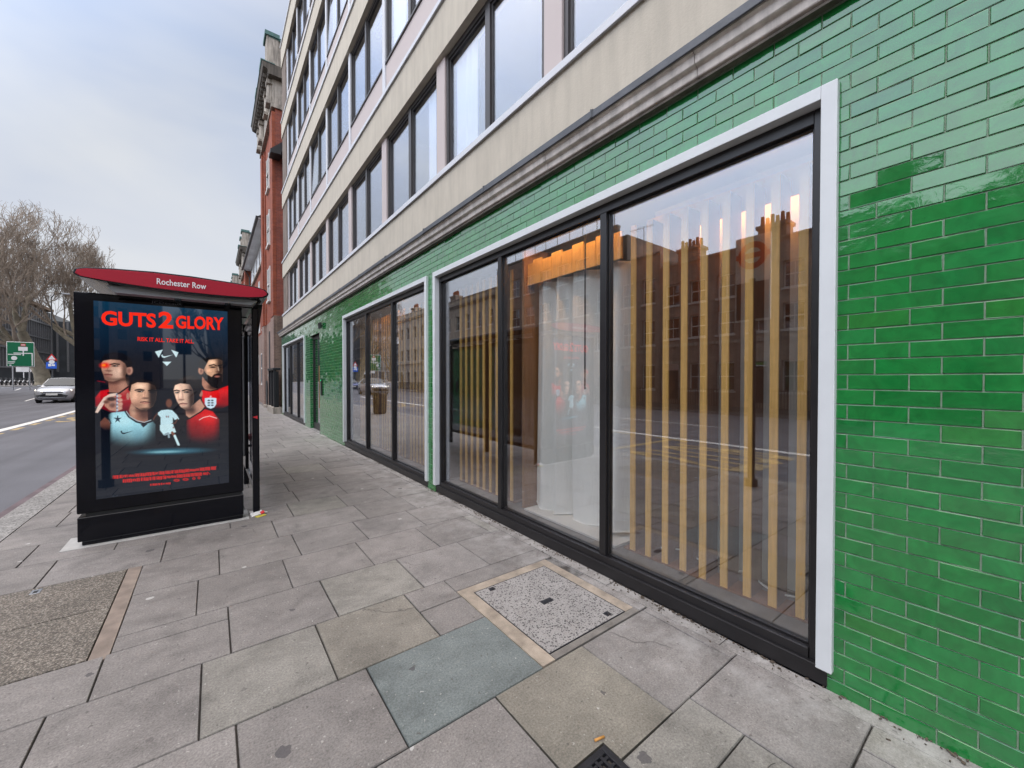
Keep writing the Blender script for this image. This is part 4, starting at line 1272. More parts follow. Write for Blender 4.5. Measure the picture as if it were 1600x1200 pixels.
# strong side light on the four portraits
for q in (e7(300, 290, 22, 34, soft=.9), e7(190, 222, 40, 14, soft=.9), e7(165, 320, 16, 10, soft=.9), e7(448, 560, 24, 44, soft=.9), e7(500, 462, 44, 18, soft=.9), e7(538, 560, 10, 20, soft=.9), e8(170, 480, 24, 26, soft=.9), e8(165, 575, 14, 24, soft=.9), e8(202, 560, 9, 26, soft=.9), e8(520, 228, 34, 16, soft=.9), e8(480, 310, 22, 14, soft=.9), e8(578, 300, 8, 22, soft=.9)):
    IMG = IMG * (1 + .38 * q[..., None])
for q, k_ in ((e7(352, 330, 26, 80, soft=.8), .55), (e7(300, 398, 90, 16, soft=.8), .6), (e7(632, 560, 44, 130, soft=.6), .7), (e7(520, 700, 90, 20, soft=.8), .6), (e7(470, 655, 50, 24, soft=.8), .3), (e8(318, 590, 32, 110, soft=.7), .65), (e8(240, 694, 70, 16, soft=.8), .6), (e8(600, 280, 22, 110, soft=.8), .6), (e8(440, 345, 18, 60, soft=.8), .5)):
    IMG = IMG * (1 - k_ * q[..., None])
for q in (e7(252, 262, 22, 7, soft=.5), e7(500, 513, 26, 8, soft=.5), e7(618, 520, 24, 8, soft=.5), e8(170, 526, 16, 7, soft=.5), e8(262, 521, 22, 8, soft=.5), e8(522, 276, 22, 7, soft=.5)):
    over(q * .8, (18, 10, 12))
for q in (e7(262, 264, 5, 3, soft=.6), e7(512, 515, 5, 3, soft=.6), e8(165, 527, 4, 3, soft=.6), e8(254, 522, 5, 3, soft=.6)): over(q * .8, (220, 215, 210))
hn = np.random.RandomState(3).rand(*A.shape)
IMG = IMG * (.88 + .24 * hn[..., None])
IMG = np.power(np.clip(IMG, 0, 4), 1.12) * 1.12
# lines of small print: ragged red strokes
pr_ = random.Random(2)
for (x0, x1, ya, yb, h) in ((177, 337, 745.5, 731, 4.2), (192, 325, 751.5, 739.5, 4.4), (235, 266, 757.5, 755, 2.2)):
    x = x0
    while x < x1:
        w = pr_.uniform(3, 9) if h > 3 else pr_.uniform(2, 5); t_ = (x - x0) / (x1 - x0); y = ya + (yb - ya) * t_; hh = h * pr_.choice((1., 1., .62))
        xx = x
        while xx < min(x + w, x1):
            over(line([(xx, y - hh / 2), (xx + .1, y + hh / 2)], .85, .7), (226, 34, 30)); xx += 1.35
        over(line([(x, y + pr_.choice((-.4, .4)) * hh), (x + w - 1, y + pr_.choice((-.4, .4)) * hh - .1 * w)], .8, .6), (210, 30, 28))
        x += w + 1.2
for (x, y, w) in ((276, 750.5, 4.5), (290, 749, 4.5), (303, 747.6, 2.4), (311, 746.6, 2.2)): over(ell(x, y, w, 2., .4) * .9, (206, 30, 28)); over(ell(x, y, w * .5, .8, .4) * .7, (60, 14, 24))

pv_ = MB()
pv_.v = [(float(x), 5.617, float(z)) for x, z in zip(gx.ravel(), gz.ravel())]
W_ = NX_ + 1
for j in range(NZ_):
    for i in range(NX_):
        a = j * W_ + i
        pv_.f.append((a, a + 1, a + W_ + 1, a + W_)); pv_.c.append(None)
po = pv_.build('poster', M['poster'], sh)
ca = po.data.color_attributes.new('Col', 'FLOAT_COLOR', 'POINT')
flat = np.ones((IMG.shape[0] * IMG.shape[1], 4), np.float32); flat[:, :3] = np.clip(IMG, 0, 4).reshape(-1, 3)
ca.data.foreach_set('color', flat.ravel())


def on_poster(x0, x1, zl, zr_, y=5.6155):
    """zl=(bottom,top) at the left end, zr_ at the right end"""
    return lambda a, b: (x0 + (x1 - x0) * a, y, (zl[0] + (zl[1] - zl[0]) * b) * (1 - a) + (zr_[0] + (zr_[1] - zr_[0]) * b) * a)


for body, fit in (('GUTS', (-.873, -.466, (2.183, 2.330), (2.186, 2.338))), ('2', (-.446, -.328, (2.188, 2.366), (2.190, 2.366))), ('GLORY', (-.306, .113, (2.195, 2.336), (2.203, 2.352)))):
    text_part('poster_lettering', body, M['poster_red'], sh, None, on_poster(*fit), .034)
text_part('poster_lettering', 'RISK IT ALL. TAKE IT ALL.', M['poster_red'], sh, None, on_poster(-.610, -.155, (2.042, 2.084), (2.040, 2.082)), .018)
text_part('maker_lettering', 'JCDecaux', M['grey_text'], sh, None, on_poster(-.503, -.255, (2.440, 2.470), (2.440, 2.470), 5.6165), .008)

# canopy
CO = [(-.995, 2.606), (-.983, 2.648), (-.927, 2.668), (-.74, 2.689), (-.449, 2.706), (-.155, 2.706), (.224, 2.690), (.40, 2.674), (.490, 2.650), (.521, 2.612), (.512, 2.585), (.472, 2.560), (.35, 2.537), (.223, 2.527), (.0, 2.522), (-.156, 2.523), (-.45, 2.531), (-.676, 2.546), (-.846, 2.564), (-.96, 2.58)]
CO = list(reversed(CO))
CY0, CY1 = 5.25, 9.35
b = MB()
b.prism(CO, lambda p, t: (p[0], t, p[1]), CY0, CY1)
b.build('canopy', M['shelter_black'], sh, bevel=.006)
cx_, cz_ = -.237, 2.612
for yy, d in ((CY0, -1), (CY1, 1)):
    b = MB(); b.prism([(cx_ + (x - cx_) * .978, cz_ + (z - cz_) * .83) for x, z in CO], lambda p, t: (p[0], t, p[1]), yy - .006 if d < 0 else yy - .002, yy + .002 if d < 0 else yy + .006)
    b.build('canopy_fascia', M['red_sign'], sh, bevel=.002)
b = MB()
CU = [(-.80, 2.545), (.42, 2.535), (.36, 2.48), (-.74, 2.48)]
b.prism(CU, lambda p, t: (p[0], t, p[1]), CY0 + .10, CY1 - .1)
b.build('canopy_underside', M['canopy_under'], sh)
b = MB()
for y in (5.5, 6.4, 7.3, 8.2, 9.1): b.box(-.76, .38, y, y + .03, 2.465, 2.482)
for x in (-.30, .12): b.box(x, x + .05, 5.36, 9.2, 2.462, 2.481)
b.build('canopy_rib', M['shelter_black'], sh)
text_part('stop_lettering', 'Rochester Row', M['white_text'], sh, None, lambda a, c: (-.426 + .386 * a, CY0 - .0085, 2.583 + .060 * c), .014)
for y in (5.68, 7.44, 9.15):
    b = MB(); b.box(.385, .455, y, y + .12, 0, 2.50); b.build('post', M['shelter_black'], sh, bevel=.012, seg=3)
b = MB(); b.prism([(.435, 2.2), (.455, 2.2), (.50, 2.55), (.40, 2.55)], lambda p, t: (p[0], t, p[1]), 5.70, 5.78); b.build('bracket', M['shelter_black'], sh)
for ya, yb in ((5.83, 7.42), (7.58, 9.13)):
    b = MB(); b.box(.41, .42, ya, yb, .35, 2.35); g = b.build('rear_glass', M['glass_dark'], sh)
    for za_, zb_ in ((2.35, 2.42), (.28, .35)):
        b = MB(); b.box(.395, .435, ya, yb, za_, zb_); b.build('rear_rail', M['shelter_black'], sh, bevel=.004)
b = MB(); b.box(.318, .345, 6.35, 6.95, .62, 2.2); b.build('timetable_case', M['steel'], sh, bevel=.006)
b = MB(); b.box(.345, .384, 6.32, 6.98, .45, 2.28); b.build('timetable_back', M['shelter_black'], sh, bevel=.006)
b = MB(); b.tube([(.2, 7.7, .55), (.2, 9.0, .55)], .09, 12); b.build('perch_seat', M['red_sign'], sh, True)
b = MB()
for y in (7.8, 8.9): b.tube([(.2, y, .55), (.4, y, .55)], .02, 8)
b.build('seat_bracket', M['shelter_black'], sh)
b = MB(); b.prism([(.386, 1.19), (.436, 1.205), (.436, 1.165)], lambda p, t: (p[0], t, p[1]), 5.676, 5.681); b.build('red_mark', M['red_print'], sh)  # small red wedge on the face of the post

# ------------------------------------------------------------------ bus stop flag and litter bin by the kerb
fl = thing('bus_stop_pole', (-1.3, 2.67, 0), 'bus stop pole with red roundel flag, seen mirrored in the near shop window', 'bus stop')
b = MB(); b.cyl((-1.3, 2.67, 0), .05, 3.2, 14); b.cyl((-1.3, 2.67, 0), .09, .12, 14); b.build('pole', M['iron'], fl, bevel=.004)
b = MB(); b.box(-1.32, -1.28, 2.42, 2.92, 2.55, 3.86); b.build('flag', M['sign_white'], fl, bevel=.006)
for s in (-1, 1):
    b = MB(); N = 32
    for k in range(N):
        a0, a1 = 2 * math.pi * k / N, 2 * math.pi * (k + 1) / N
        P = lambda r, a: (-1.3 + s * .024, 2.67 + r * math.cos(a), 3.56 + r * math.sin(a))
        q = [P(.12, a0), P(.21, a0), P(.21, a1), P(.12, a1)]
        b.face(q if s > 0 else q[::-1])
    b.box(-1.3 + s * .0235, -1.3 + s * .0275, 2.43, 2.91, 3.52, 3.60)
    b.build('roundel', M['sign_red'], fl)
    b = MB(); b.box(-1.3 + s * .0205, -1.3 + s * .024, 2.44, 2.90, 2.58, 3.15); b.build('route_panel', M['car_trim'], fl)
bn = thing('litter_bin', (-.95, 18.7, 0), 'dark brown round litter bin near the kerb, mirrored in the middle shop window', 'litter bin')
b = MB(); b.tube([(-.95, 18.7, .02), (-.95, 18.7, .1), (-.95, 18.7, .95), (-.95, 18.7, 1.0)], [.27, .3, .33, .31], 20); b.build('body', M['bin_brown'], bn)
b = MB(); b.tube([(-.95, 18.7, 1.12), (-.95, 18.7, 1.2), (-.95, 18.7, 1.27)], [.34, .33, .12], 20); b.build('lid', M['bin_brown'], bn, True)
b = MB()
for k in range(4): b.cyl((-.95 + .27 * math.cos(k * 1.57 + .6), 18.7 + .27 * math.sin(k * 1.57 + .6), .98), .02, .16, 6)
b.build('lid_support', M['bin_brown'], bn)

# ------------------------------------------------------------------ red-brick mansion block beyond
bk = thing('red_brick_building', (2.6, 30, 0), 'tall red brick mansion block with stone cornices beyond the green building', 'building')


def tower(y0, y1, zb, zc, zt, x=2.6, part='tower'):
    """projecting bay: brown base, red shaft, stone frieze, cornice and parapet"""
    w = y1 - y0
    b = MB(); b.box(x + .12, x + 6, y0 + .0, y1, -.2, 4.95); b.box(x - .02, x + .118, y0 - .04, y0 + 1.3, -.2, 4.9); b.box(x - .02, x + .118, y1 - 1.3, y1, -.2, 4.9)
    b.build('base_wall', M['purple_brick'], bk)
    b = MB(); b.box(x + .12, x + 6, y0, y1, 4.95, zb)
    b.build('shaft_wall', M['red_brick'], bk)
    b = MB()
    for ya, yb in ((y0 - .02, y0 + .95), (y0 + 1.2, y0 + 1.5), (y1 - 1.5, y1 - 1.2), (y1 - .95, y1)):
        b.box(x - .03 if yb - ya > .5 else x + .05, x + .119, ya, yb, 4.95, zb - .2)
    b.build('brick_pilaster', M['red_brick'], bk)
    b = MB()
    b.box(x - .06, x + 5.9, y0 - .08, y1 + .06, zb, zb + .22)
    b.box(x + .02, x + 5.9, y0 - .02, y1, zb + .22, zc - .1)
    for ya in (y0 + .05, y0 + 1.2, y1 - 1.8, y1 - .7):
        b.tube([(x - .02, ya + .3, zb + .22), (x - .02, ya + .3, zc - .3)], [.22, .19], 12)
        b.box(x - .24, x + .1, ya + .02, ya + .58, zc - .32, zc - .1)
        b.box(x - .26, x + .1, ya + .0, ya + .6, zb + .2, zb + .34)
    b.build('stone_frieze', M['portland'], bk)
    b = MB()
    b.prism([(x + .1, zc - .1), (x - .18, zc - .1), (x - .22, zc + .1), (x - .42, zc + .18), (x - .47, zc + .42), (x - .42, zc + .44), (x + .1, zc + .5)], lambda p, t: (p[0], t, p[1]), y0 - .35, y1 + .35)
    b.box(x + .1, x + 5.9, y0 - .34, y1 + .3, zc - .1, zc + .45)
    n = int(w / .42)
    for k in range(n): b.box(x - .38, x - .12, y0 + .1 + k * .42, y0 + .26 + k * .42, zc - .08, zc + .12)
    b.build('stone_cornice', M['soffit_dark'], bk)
    b = MB(); b.box(x - .50, x + .1, y0 - .37, y1 + .37, zc + .441, zc + .475); b.build('copper_flashing', M['verdigris'], bk)
    b = MB()
    b.box(x - .05, x + 5., y0 + .05, y1 - .05, zc + .5, zt - .25); 
    for ya in (y0 + .0, y0 + w * .38, y1 - .9): b.box(x - .22, x + .3, ya, ya + .85, zc + .476, zt - .2)
    b.build('parapet', M['portland'], bk)
    b = MB(); b.box(x - .12, x + 5.06, y0 - .02, y1 + .02, zt - .25, zt - .12)
    for ya in (y0 + .0, y0 + w * .38, y1 - .9): b.box(x - .3, x + .36, ya - .07, ya + .92, zt - .199, zt)
    b.build('parapet_coping', M['verdigris'], bk)
    for zc_ in np.arange(6.2, zb - 2, 3.2):
        ym = (y0 + y1) / 2
        b = MB(); b.box(x + .05, x + .14, ym - .55, ym - .47, zc_, zc_ + 1.9); b.box(x + .05, x + .14, ym + .47, ym + .55, zc_, zc_ + 1.9); b.box(x + .05, x + .14, ym - .47, ym + .47, zc_ + .9, zc_ + .97); b.box(x, x + .14, ym - .6, ym + .6, zc_ - .12, zc_)
        wn = b.build('window', M['sash_white'], bk)
        b = MB(); b.box(x + .095, x + .117, ym - .47, ym + .47, zc_, zc_ + 1.9); b.build('pane', M['bright_pane'], wn)


tower(24.0, 30.0, 15.7, 17.25, 19.5)
tower(45.2, 51.5, 12.1, 13.6, 15.7)
tower(66., 72., 12.6, 14.0, 16.)
b = MB(); b.box(2.72, 8.6, 24.0 - .005, 24.0 + .2, 4.96, 15.6); b.build('side_wall', M['red_side_shade'], bk)
b = MB(); b.box(2.60, 8.6, 23.955, 23.995, -.1, 4.955); b.build('side_base', M['side_brown'], bk)
# lower wings with eaves between the towers
for ya, yb, ze in ((30.0, 45.2, 11.9), (51.5, 66., 11.2)):
    b = MB(); b.box(3.0, 8.6, ya, yb, 4.9, ze - 1.9); b.build('wing_wall', M['red_brick'], bk)
    b = MB(); b.box(2.92, 8.6, ya, yb, -.2, 4.9); b.build('wing_base', M['purple_brick'], bk)
    b = MB(); b.box(3.05, 8.6, ya, yb, ze - 1.9, ze - .02); b.build('attic_storey', M['soffit_white'], bk)
    b = MB(); b.box(2.42, 3.06, ya, yb, ze - .02, ze + .02); b.build('soffit', M['soffit_white'], bk)
    b = MB(); b.box(2.30, 2.44, ya, yb, ze - .04, ze + .12); b.tube([(2.5, yb - .4, ze), (2.9, yb - .4, ze - .7), (2.9, yb - .4, 1.)], .05, 8); b.tube([(2.95, ya + .5, ze - .1), (2.95, ya + .5, 1.)], .055, 8); b.build('gutter', M['gutter'], bk)
    b = MB(); b.prism([(2.4, ze + .1), (5.8, ze + 2.6), (8.8, ze + .1)], lambda p, t: (p[0], t, p[1]), ya, yb); b.build('roof', M['slate'], bk)
    b = MB(); b.box(2.85, 3.05, ya, yb, ze - 2.05, ze - 1.9); b.build('string_course', M['portland'], bk)
    y = ya + 1.4
    while y < yb - 1.5:
        for z, h, xx in ((ze - 1.75, 1.5, 3.05), (ze - 4.6, 1.9, 3.0), (5.3, 1.5, 3.0), (1.3, 2.2, 2.92)):
            b = MB(); b.box(xx - .03, xx + .05, y - .5, y - .42, z, z + h); b.box(xx - .03, xx + .05, y + .42, y + .5, z, z + h); b.box(xx - .03, xx + .05, y - .42, y + .42, z + h - .08, z + h); b.box(xx - .05, xx + .05, y - .54, y + .54, z - .1, z)
            b.box(xx - .025, xx + .03, y - .42, y + .42, z + h * .48, z + h * .53)
            wn = b.build('window', M['sash_white'], bk)
            b = MB(); b.box(xx - .02, xx - .004, y - .42, y + .42, z, z + h - .08); b.build('pane', M['bright_pane'], wn)
        y += 2.6
# slit window and low arched door in the brown base
b = MB(); b.box(2.56, 2.585, 25.55, 25.95, 1.9, 4.1); b.prism([(-.2 * math.cos(a), 4.1 + .2 * math.sin(a)) for a in np.linspace(0, math.pi, 9)], lambda p, t: (t, 25.75 + p[0], p[1]), 2.56, 2.585); b.build('slit_window', M['room_dark'], bk)
b = MB(); b.box(2.5, 2.6, 25.45, 26.05, 1.8, 1.9); b.build('slit_sill', M['portland'], bk)
b = MB(); b.box(2.53, 2.579, 26.7, 27.5, .15, 1.15); b.prism([(-.4 * math.cos(a), 1.15 + .4 * math.sin(a)) for a in np.linspace(0, math.pi, 11)], lambda p, t: (t, 27.1 + p[0], p[1]), 2.53, 2.579); b.build('basement_door', M['iron'], bk)
b = MB(); b.box(2.4, 2.6, 26.6, 27.6, -.1, .14); b.build('door_step', M['portland'], bk)

b = MB(); b.box(2.42, 2.9, 23.2, 23.94, 13.0, 13.16); b.prism([(2.42, 13.16), (3.4, 14.1), (3.4, 13.16)], lambda p, t: (p[0], t, p[1]), 23.2, 23.94); b.build('side_eave', M['gutter'], bk)
gt = thing('bin_store_screen', (2.5, 22.6, 0), 'black iron boarded screen on a stone plinth between green building and red brick block', 'screen')
b = MB(); b.box(2.26, 2.72, 21.55, 23.9, -.1, .30); b.build('plinth', M['portland'], gt, bevel=.02)
b = MB(); b.box(2.40, 2.52, 21.62, 23.8, .30, 2.0)
for k in range(12): b.box(2.375, 2.40, 21.66 + k * .18, 21.80 + k * .18, .36, 1.95)
b.build('panel', M['iron'], gt)
for y in (21.6, 22.65, 23.7):
    b = MB(); b.box(2.32, 2.42, y, y + .12, .30, 2.06); b.build('post', M['iron'], gt, bevel=.01)
b = MB(); b.box(2.28, 2.60, 21.55, 23.9, 2.061, 2.17); b.build('capping', M['iron'], gt, bevel=.02)

# chimney house closing the view
ch = thing('pale_chimney_stack', (2.2, 86, 0), 'pale rendered chimney above the shelter, far beyond the brick block', 'chimney')
b = MB(); b.box(1.6, 4.2, 85, 87.4, zr(86), 17.2); b.build('stack', M['cream_stucco'], ch)
b = MB(); b.box(1.45, 4.35, 84.85, 87.55, 17.2, 17.6); b.build('cap', M['portland'], ch)
b = MB()
for k in range(3): b.cyl((2.1 + k * .8, 86.2, 17.6), .25, .8, 10)
b.build('pot', M['terracotta'], ch)

# ------------------------------------------------------------------ dark office block behind the trees
ob = thing('dark_office_block', (-40, 120, 0), 'dark glazed office block with vertical fins behind the bare trees', 'building')
b = MB(); b.box(-60, -34.3, 124, 215, 0, 19.2); b.box(-33.9, 6., 158, 180, 0, 17.); b.build('cladding', M['office_dark'], ob)
b = MB()
y = 124.
while y < 158: b.box(-34.3, -33.9, y, y + .35, 4.2, 18.9); y += 1.5
x = -60.
while x < -34.3: b.box(x, x + .35, 123.6, 124., 4.2, 18.9); x += 1.5
x = -33.
while x < 5: b.box(x, x + .4, 157.6, 158., 3.5, 16.8); x += 1.9
b.build('fin', M['office_fin'], ob)
for z in (16.6, 12.9, 9.2, 5.5):
    b = MB(); b.box(-34.29, -34.2, 124.4, 157.6, z, z + (1.9 if z > 16 else 2.2)); b.box(-60, -34.4, 123.93, 123.99, z, z + 2.2)
    b.build('window_band', M['bright_pane'] if z > 12 else M['glass_dark'], ob)
b = MB()
for z in (3.9, 8.1, 11.7, 15.4): b.box(-60.1, -33.8, 123.5, 123.6, z, z + .35); b.box(-33.89, -33.7, 123.6, 158, z, z + .35)
b.build('floor_edge', M['office_fin'], ob)
b = MB(); b.prism([(-33.4, 19.3), (-33.4, 20.), (-47, 22.5), (-60.5, 20.), (-60.5, 19.3)], lambda p, t: (p[0], t, p[1]), 123, 158); b.build('roof', M['copper_roof'], ob)
b = MB()
for x in (-56, -50, -44, -38): b.box(x, x + .6, 122.6, 123.2, .5, 3.7)
b.build('column', M['office_fin'], ob)

# ------------------------------------------------------------------ bare plane trees
def bare_tree(x, y, height, radius, seed, label, spread=.62, levels=8, lean=(0, 0)):
    rr = random.Random(seed)
    z0 = zp(y) - .1
    root = thing('plane_tree', (x, y, z0), label, 'tree', 'bare plane trees at the junction')
    trunk = MB(); crown = MB()

    def grow(p, d, L, r, lev, mb):
        seg = 4 if lev < 3 else 3
        pts = [p]; rad = [r]
        q = p.copy(); dd = d.copy()
        for i in range(seg):
            up = .09 if lev > 0 else .02
            dd = (dd + Vector((rr.gauss(0, .10), rr.gauss(0, .10), rr.gauss(0, .06) + up * (1.5 if lev > 2 else 1)))).normalized()
            q = q + dd * (L / seg)
            pts.append(q.copy()); rad.append(r * (1 - .42 * (i + 1) / seg))
        n = 10 if lev == 0 else (7 if lev < 3 else (4 if lev < 5 else 3))
        (trunk if lev < 2 else crown).tube(pts, [max(q_, .017) for q_ in rad], n, caps=False)
        if lev >= levels: return
        kids = 3 if lev < 6 else (rr.choice((2, 3)) if lev < 7 else 2)
        if lev == 0: kids = 5
        for k in range(kids):
            i = len(pts) - 1 if k == 0 else rr.choice((2, 3, 3, 4)[:max(1, seg)]) if seg > 3 else rr.choice((1, 2, 3))
            i = min(i, seg)
            ang = rr.uniform(.15, .35) if k == 0 else rr.uniform(.45, .95) * (spread / .62)
            az = rr.uniform(0, 2 * math.pi)
            a = dd.orthogonal().normalized(); b2 = dd.cross(a)
            nd = (dd * math.cos(ang) + (a * math.cos(az) + b2 * math.sin(az)) * math.sin(ang)).normalized()
            if nd.z < -.1: nd.z *= .3
            grow(pts[i], nd, L * rr.uniform(.62, .84), max(rad[i] * rr.uniform(.52, .74), .011), lev + 1, mb)

    grow(Vector((0, 0, 0)), Vector((lean[0], lean[1], 1)).normalized(), height * .22, height * .026, 0, trunk)
    trunk.tube([(0, 0, -.2), (0, 0, .5)], [height * .036, height * .025], 12)
    zs = sorted(v[2] for v in crown.v); rs = sorted(math.hypot(v[0], v[1]) for v in crown.v)
    kz = height / zs[-max(1, len(zs) // 400)]; kr_ = radius / rs[-max(1, len(rs) // 100)]
    def rounded(v):
        p = Vector((v[0] * kr_, v[1] * kr_, v[2] * kz)); c0 = Vector((0, 0, height * .52))
        d_ = p - c0
        q = math.sqrt((d_.x / radius) ** 2 + (d_.y / radius) ** 2 + (d_.z / (height * .47)) ** 2)
        if q > .82 and p.z > height * .25: p = c0 + d_ * ((.82 + (q - .82) * .42) / q)
        return (x + p.x, y + p.y, z0 + p.z)
    crown.v = [rounded(v) for v in crown.v]
    for m_ in (trunk,):
        m_.v = [(x + v[0] * (kr_ if m_ is crown or True else 1), y + v[1] * kr_, z0 + v[2] * kz) for v in m_.v]
    trunk.build('trunk', M['bark'], root, True)
    crown.build('crown', M['twig'], root, True)
    return root


bare_tree(-18.9, 84.6, 27., 10.6, 5, 'broad bare plane tree behind the blue road sign', .66)
bare_tree(-15.2, 87.5, 24., 9.6, 12, 'bare plane tree partly hidden by the left edge of the bus shelter', .66)
bare_tree(-31.5, 99., 17., 8., 23, 'bare plane tree behind the green direction sign at the left edge', .6, 6)
bare_tree(.2, -34., 11., 3.4, 41, 'bare plane tree back down the street, mirrored in the poster glass', .6, 6)

# ------------------------------------------------------------------ signs, lamp column, cycles at the junction
ZS = zp(84)
lp = thing('lamp_column', (-17.9, 83.6, ZS), 'slender black lamp column in front of the plane trees', 'street lamp')
b = MB(); b.tube([(-17.9, 83.6, ZS), (-17.9, 83.6, ZS + 1.2), (-17.9, 83.6, ZS + 1.25), (-17.9, 83.6, 13.)], [.16, .15, .10, .06], 10); b.tube([(-17.9, 83.6, 13.), (-17.6, 83.6, 13.6), (-16.6, 83.6, 13.8)], [.06, .05, .04], 8); b.build('column', M['iron'], lp, True)
b = MB(); b.box(-16.9, -16.1, 83.45, 83.75, 13.68, 13.84); b.build('lantern', M['steel'], lp, bevel=.03)
sg = thing('warning_sign', (-17.9, 83.4, 3.1), 'red triangle warning sign above a blue plate on the lamp column', 'road sign')
b = MB(); b.prism([(-.55, 4.25), (.55, 4.25), (0, 5.2)], lambda p, t: (-17.9 + p[0], t, p[1]), 83.40, 83.43); b.build('triangle', M['sign_red'], sg)
b = MB(); b.prism([(-.34, 4.37), (.34, 4.37), (0, 4.96)], lambda p, t: (-17.9 + p[0], t, p[1]), 83.385, 83.399); b.build('triangle_face', M['sign_white'], sg)
b = MB(); b.prism([(.28 * math.cos(a), 4.02 + .28 * math.sin(a)) for a in np.linspace(0, 2 * math.pi, 20)[:-1]], lambda p, t: (-17.9 + p[0], t, p[1]), 83.37, 83.40); b.build('round_plate', M['sign_white'], sg)
b = MB(); b.box(-18.44, -17.44, 83.39, 83.43, 3.08, 3.98); b.build('blue_plate', M['sign_blue'], sg, bevel=.02)
b = MB(); b.box(-18.25, -17.95, 83.384, 83.389, 3.4, 3.75); b.box(-17.9, -17.6, 83.384, 83.389, 3.45, 3.7); b.build('pictogram', M['sign_white'], sg)

ds = thing('direction_sign', (-17.4, 70, zr(70)), 'big green direction sign with white border beside the junction', 'road sign')
X0, X1, Z0, Z1 = -18.42, -16.36, 3.05, 5.86
b = MB(); b.box(X0, X1, 70, 70.05, Z0, Z1); b.build('sign_plate', M['sign_white'], ds, bevel=.03)
b = MB(); b.box(X0 + .05, X1 - .05, 69.985, 69.999, Z0 + .05, Z1 - .05); b.build('green_face', M['sign_green'], ds)
b = MB()
U_ = lambda u: X0 + (X1 - X0) * u
W_2 = lambda v: Z1 - (Z1 - Z0) * v
bx = lambda m, u0, u1, v0, v1: m.box(U_(u0), U_(u1), 69.97, 69.984, W_2(v1), W_2(v0))
bx(b, .42, .76, .20, .36); bx(b, .575, .62, .36, .56); bx(b, .25, .575, .44, .475); bx(b, .62, .90, .44, .475); bx(b, .90, .94, .44, .96); bx(b, .05, .24, .50, .53); bx(b, .25, .52, .50, .53); bx(b, .05, .30, .80, .83); bx(b, .05, .26, .86, .885); bx(b, .1, .17, .93, .97)
b.prism([(.27 + .11 * math.cos(a), .66 + .085 * math.sin(a)) for a in np.linspace(0, 2 * math.pi, 18)[:-1]], lambda p, t: (U_(p[0]), t, W_2(p[1])), 69.97, 69.984)
b.build('legend', M['sign_white'], ds)
b = MB(); bx(b, .51, .69, .07, .17); b.build('red_patch', M['sign_red'], ds)
b = MB(); b.box(U_(.53), U_(.67), 69.962, 69.969, W_2(.135), W_2(.105)); b.build('white_bar', M['sign_white'], ds)
for u in (.2, .8):
    b = MB(); b.cyl((U_(u), 70.1, zr(70) - .1), .06, 5.9 - zr(70), 10); b.build('post', M['steel'], ds)
b = MB(); b.box(U_(.5), U_(.8), 70.0, 70.04, 2.62, 2.98); b.build('small_plate', M['sign_white'], ds)

tm = thing('cycle_hire_terminal', (-20.2, 88.5, zp(88.5)), 'tall dark cycle hire terminal with a red and white header', 'terminal')
z = zp(88.5)
b = MB(); b.box(-20.5, -19.95, 88.3, 88.6, z, z + 2.0); b.build('cabinet', M['iron'], tm, bevel=.03)
b = MB(); b.box(-20.9, -19.8, 88.25, 88.65, z + 2.02, z + 2.75); b.build('header', M['sign_red'], tm, bevel=.04)
b = MB(); b.box(-20.75, -20.45, 88.235, 88.249, z + 2.2, z + 2.6); b.box(-20.2, -19.95, 88.235, 88.249, z + 2.2, z + 2.6); b.build('header_mark', M['sign_white'], tm)
b = MB(); b.box(-22.4, -20.95, 88.3, 88.5, z + 1.9, z + 2.6); b.cyl((-21.7, 88.4, z), .05, 1.9, 8); b.build('map_board', M['sign_white'], tm)


def bicycle():
    root = thing('hire_bicycle', (0, 0, 0), 'hire bicycle with pale mudguards docked in the row at the junction', 'bicycle', 'hire bicycles docked in a row at the junction')
    for y in (-.52, .52):
        b = MB(); b.tube([(0, y + .33 * math.cos(a), .34 + .33 * math.sin(a)) for a in np.linspace(0, 2 * math.pi, 17)], .025, 5, caps=False); b.build('wheel', M['tyre'], root)
        b = MB(); b.tube([(0, y + .38 * math.cos(a), .34 + .38 * math.sin(a)) for a in np.linspace(.3, math.pi - .2, 9)], .05, 5); b.build('mudguard', M['steel'] if y > 0 else M['sign_white'], root)
    b = MB(); b.tube([(0, .52, .34), (0, .1, .36), (0, .18, .78), (0, .52, .34)], .025, 6); b.tube([(0, .1, .36), (0, -.34, .62), (0, -.4, .95)], .035, 6); b.tube([(0, -.52, .34), (0, -.38, .98)], .025, 6); b.build('frame', M['iron'], root)
    b = MB(); b.tube([(-.3, -.3, 1.02), (0, -.38, 1.0), (.3, -.3, 1.02)], .02, 6); b.box(-.14, .14, -.62, -.44, .72, .98); b.build('handlebar', M['iron'], root)
    b = MB(); b.obox((0, .2, .86), (.08, 0, 0), (0, .13, 0), (0, 0, .04)); b.build('saddle', M['tyre'], root)
    return root


bc = bicycle()
for k in range(12):
    o = bc if k == 0 else copy_tree(bc)
    o.location = (-20.9 - k * .42, 88.0, zp(88)); o.rotation_euler = (0, R(4), R(-12 + rnd.uniform(-3, 3)))
dk = MB()
for k in range(12): dk.box(-21. - k * .42, -20.86 - k * .42, 88.75, 89.0, zp(88.9), zp(88.9) + .75)
o = dk.build('docking_rail', M['iron'], None, base=(-23, 88.9, zp(88.9))); tag(o, 'row of dark docking posts behind the hire bicycles', 'cycle dock')


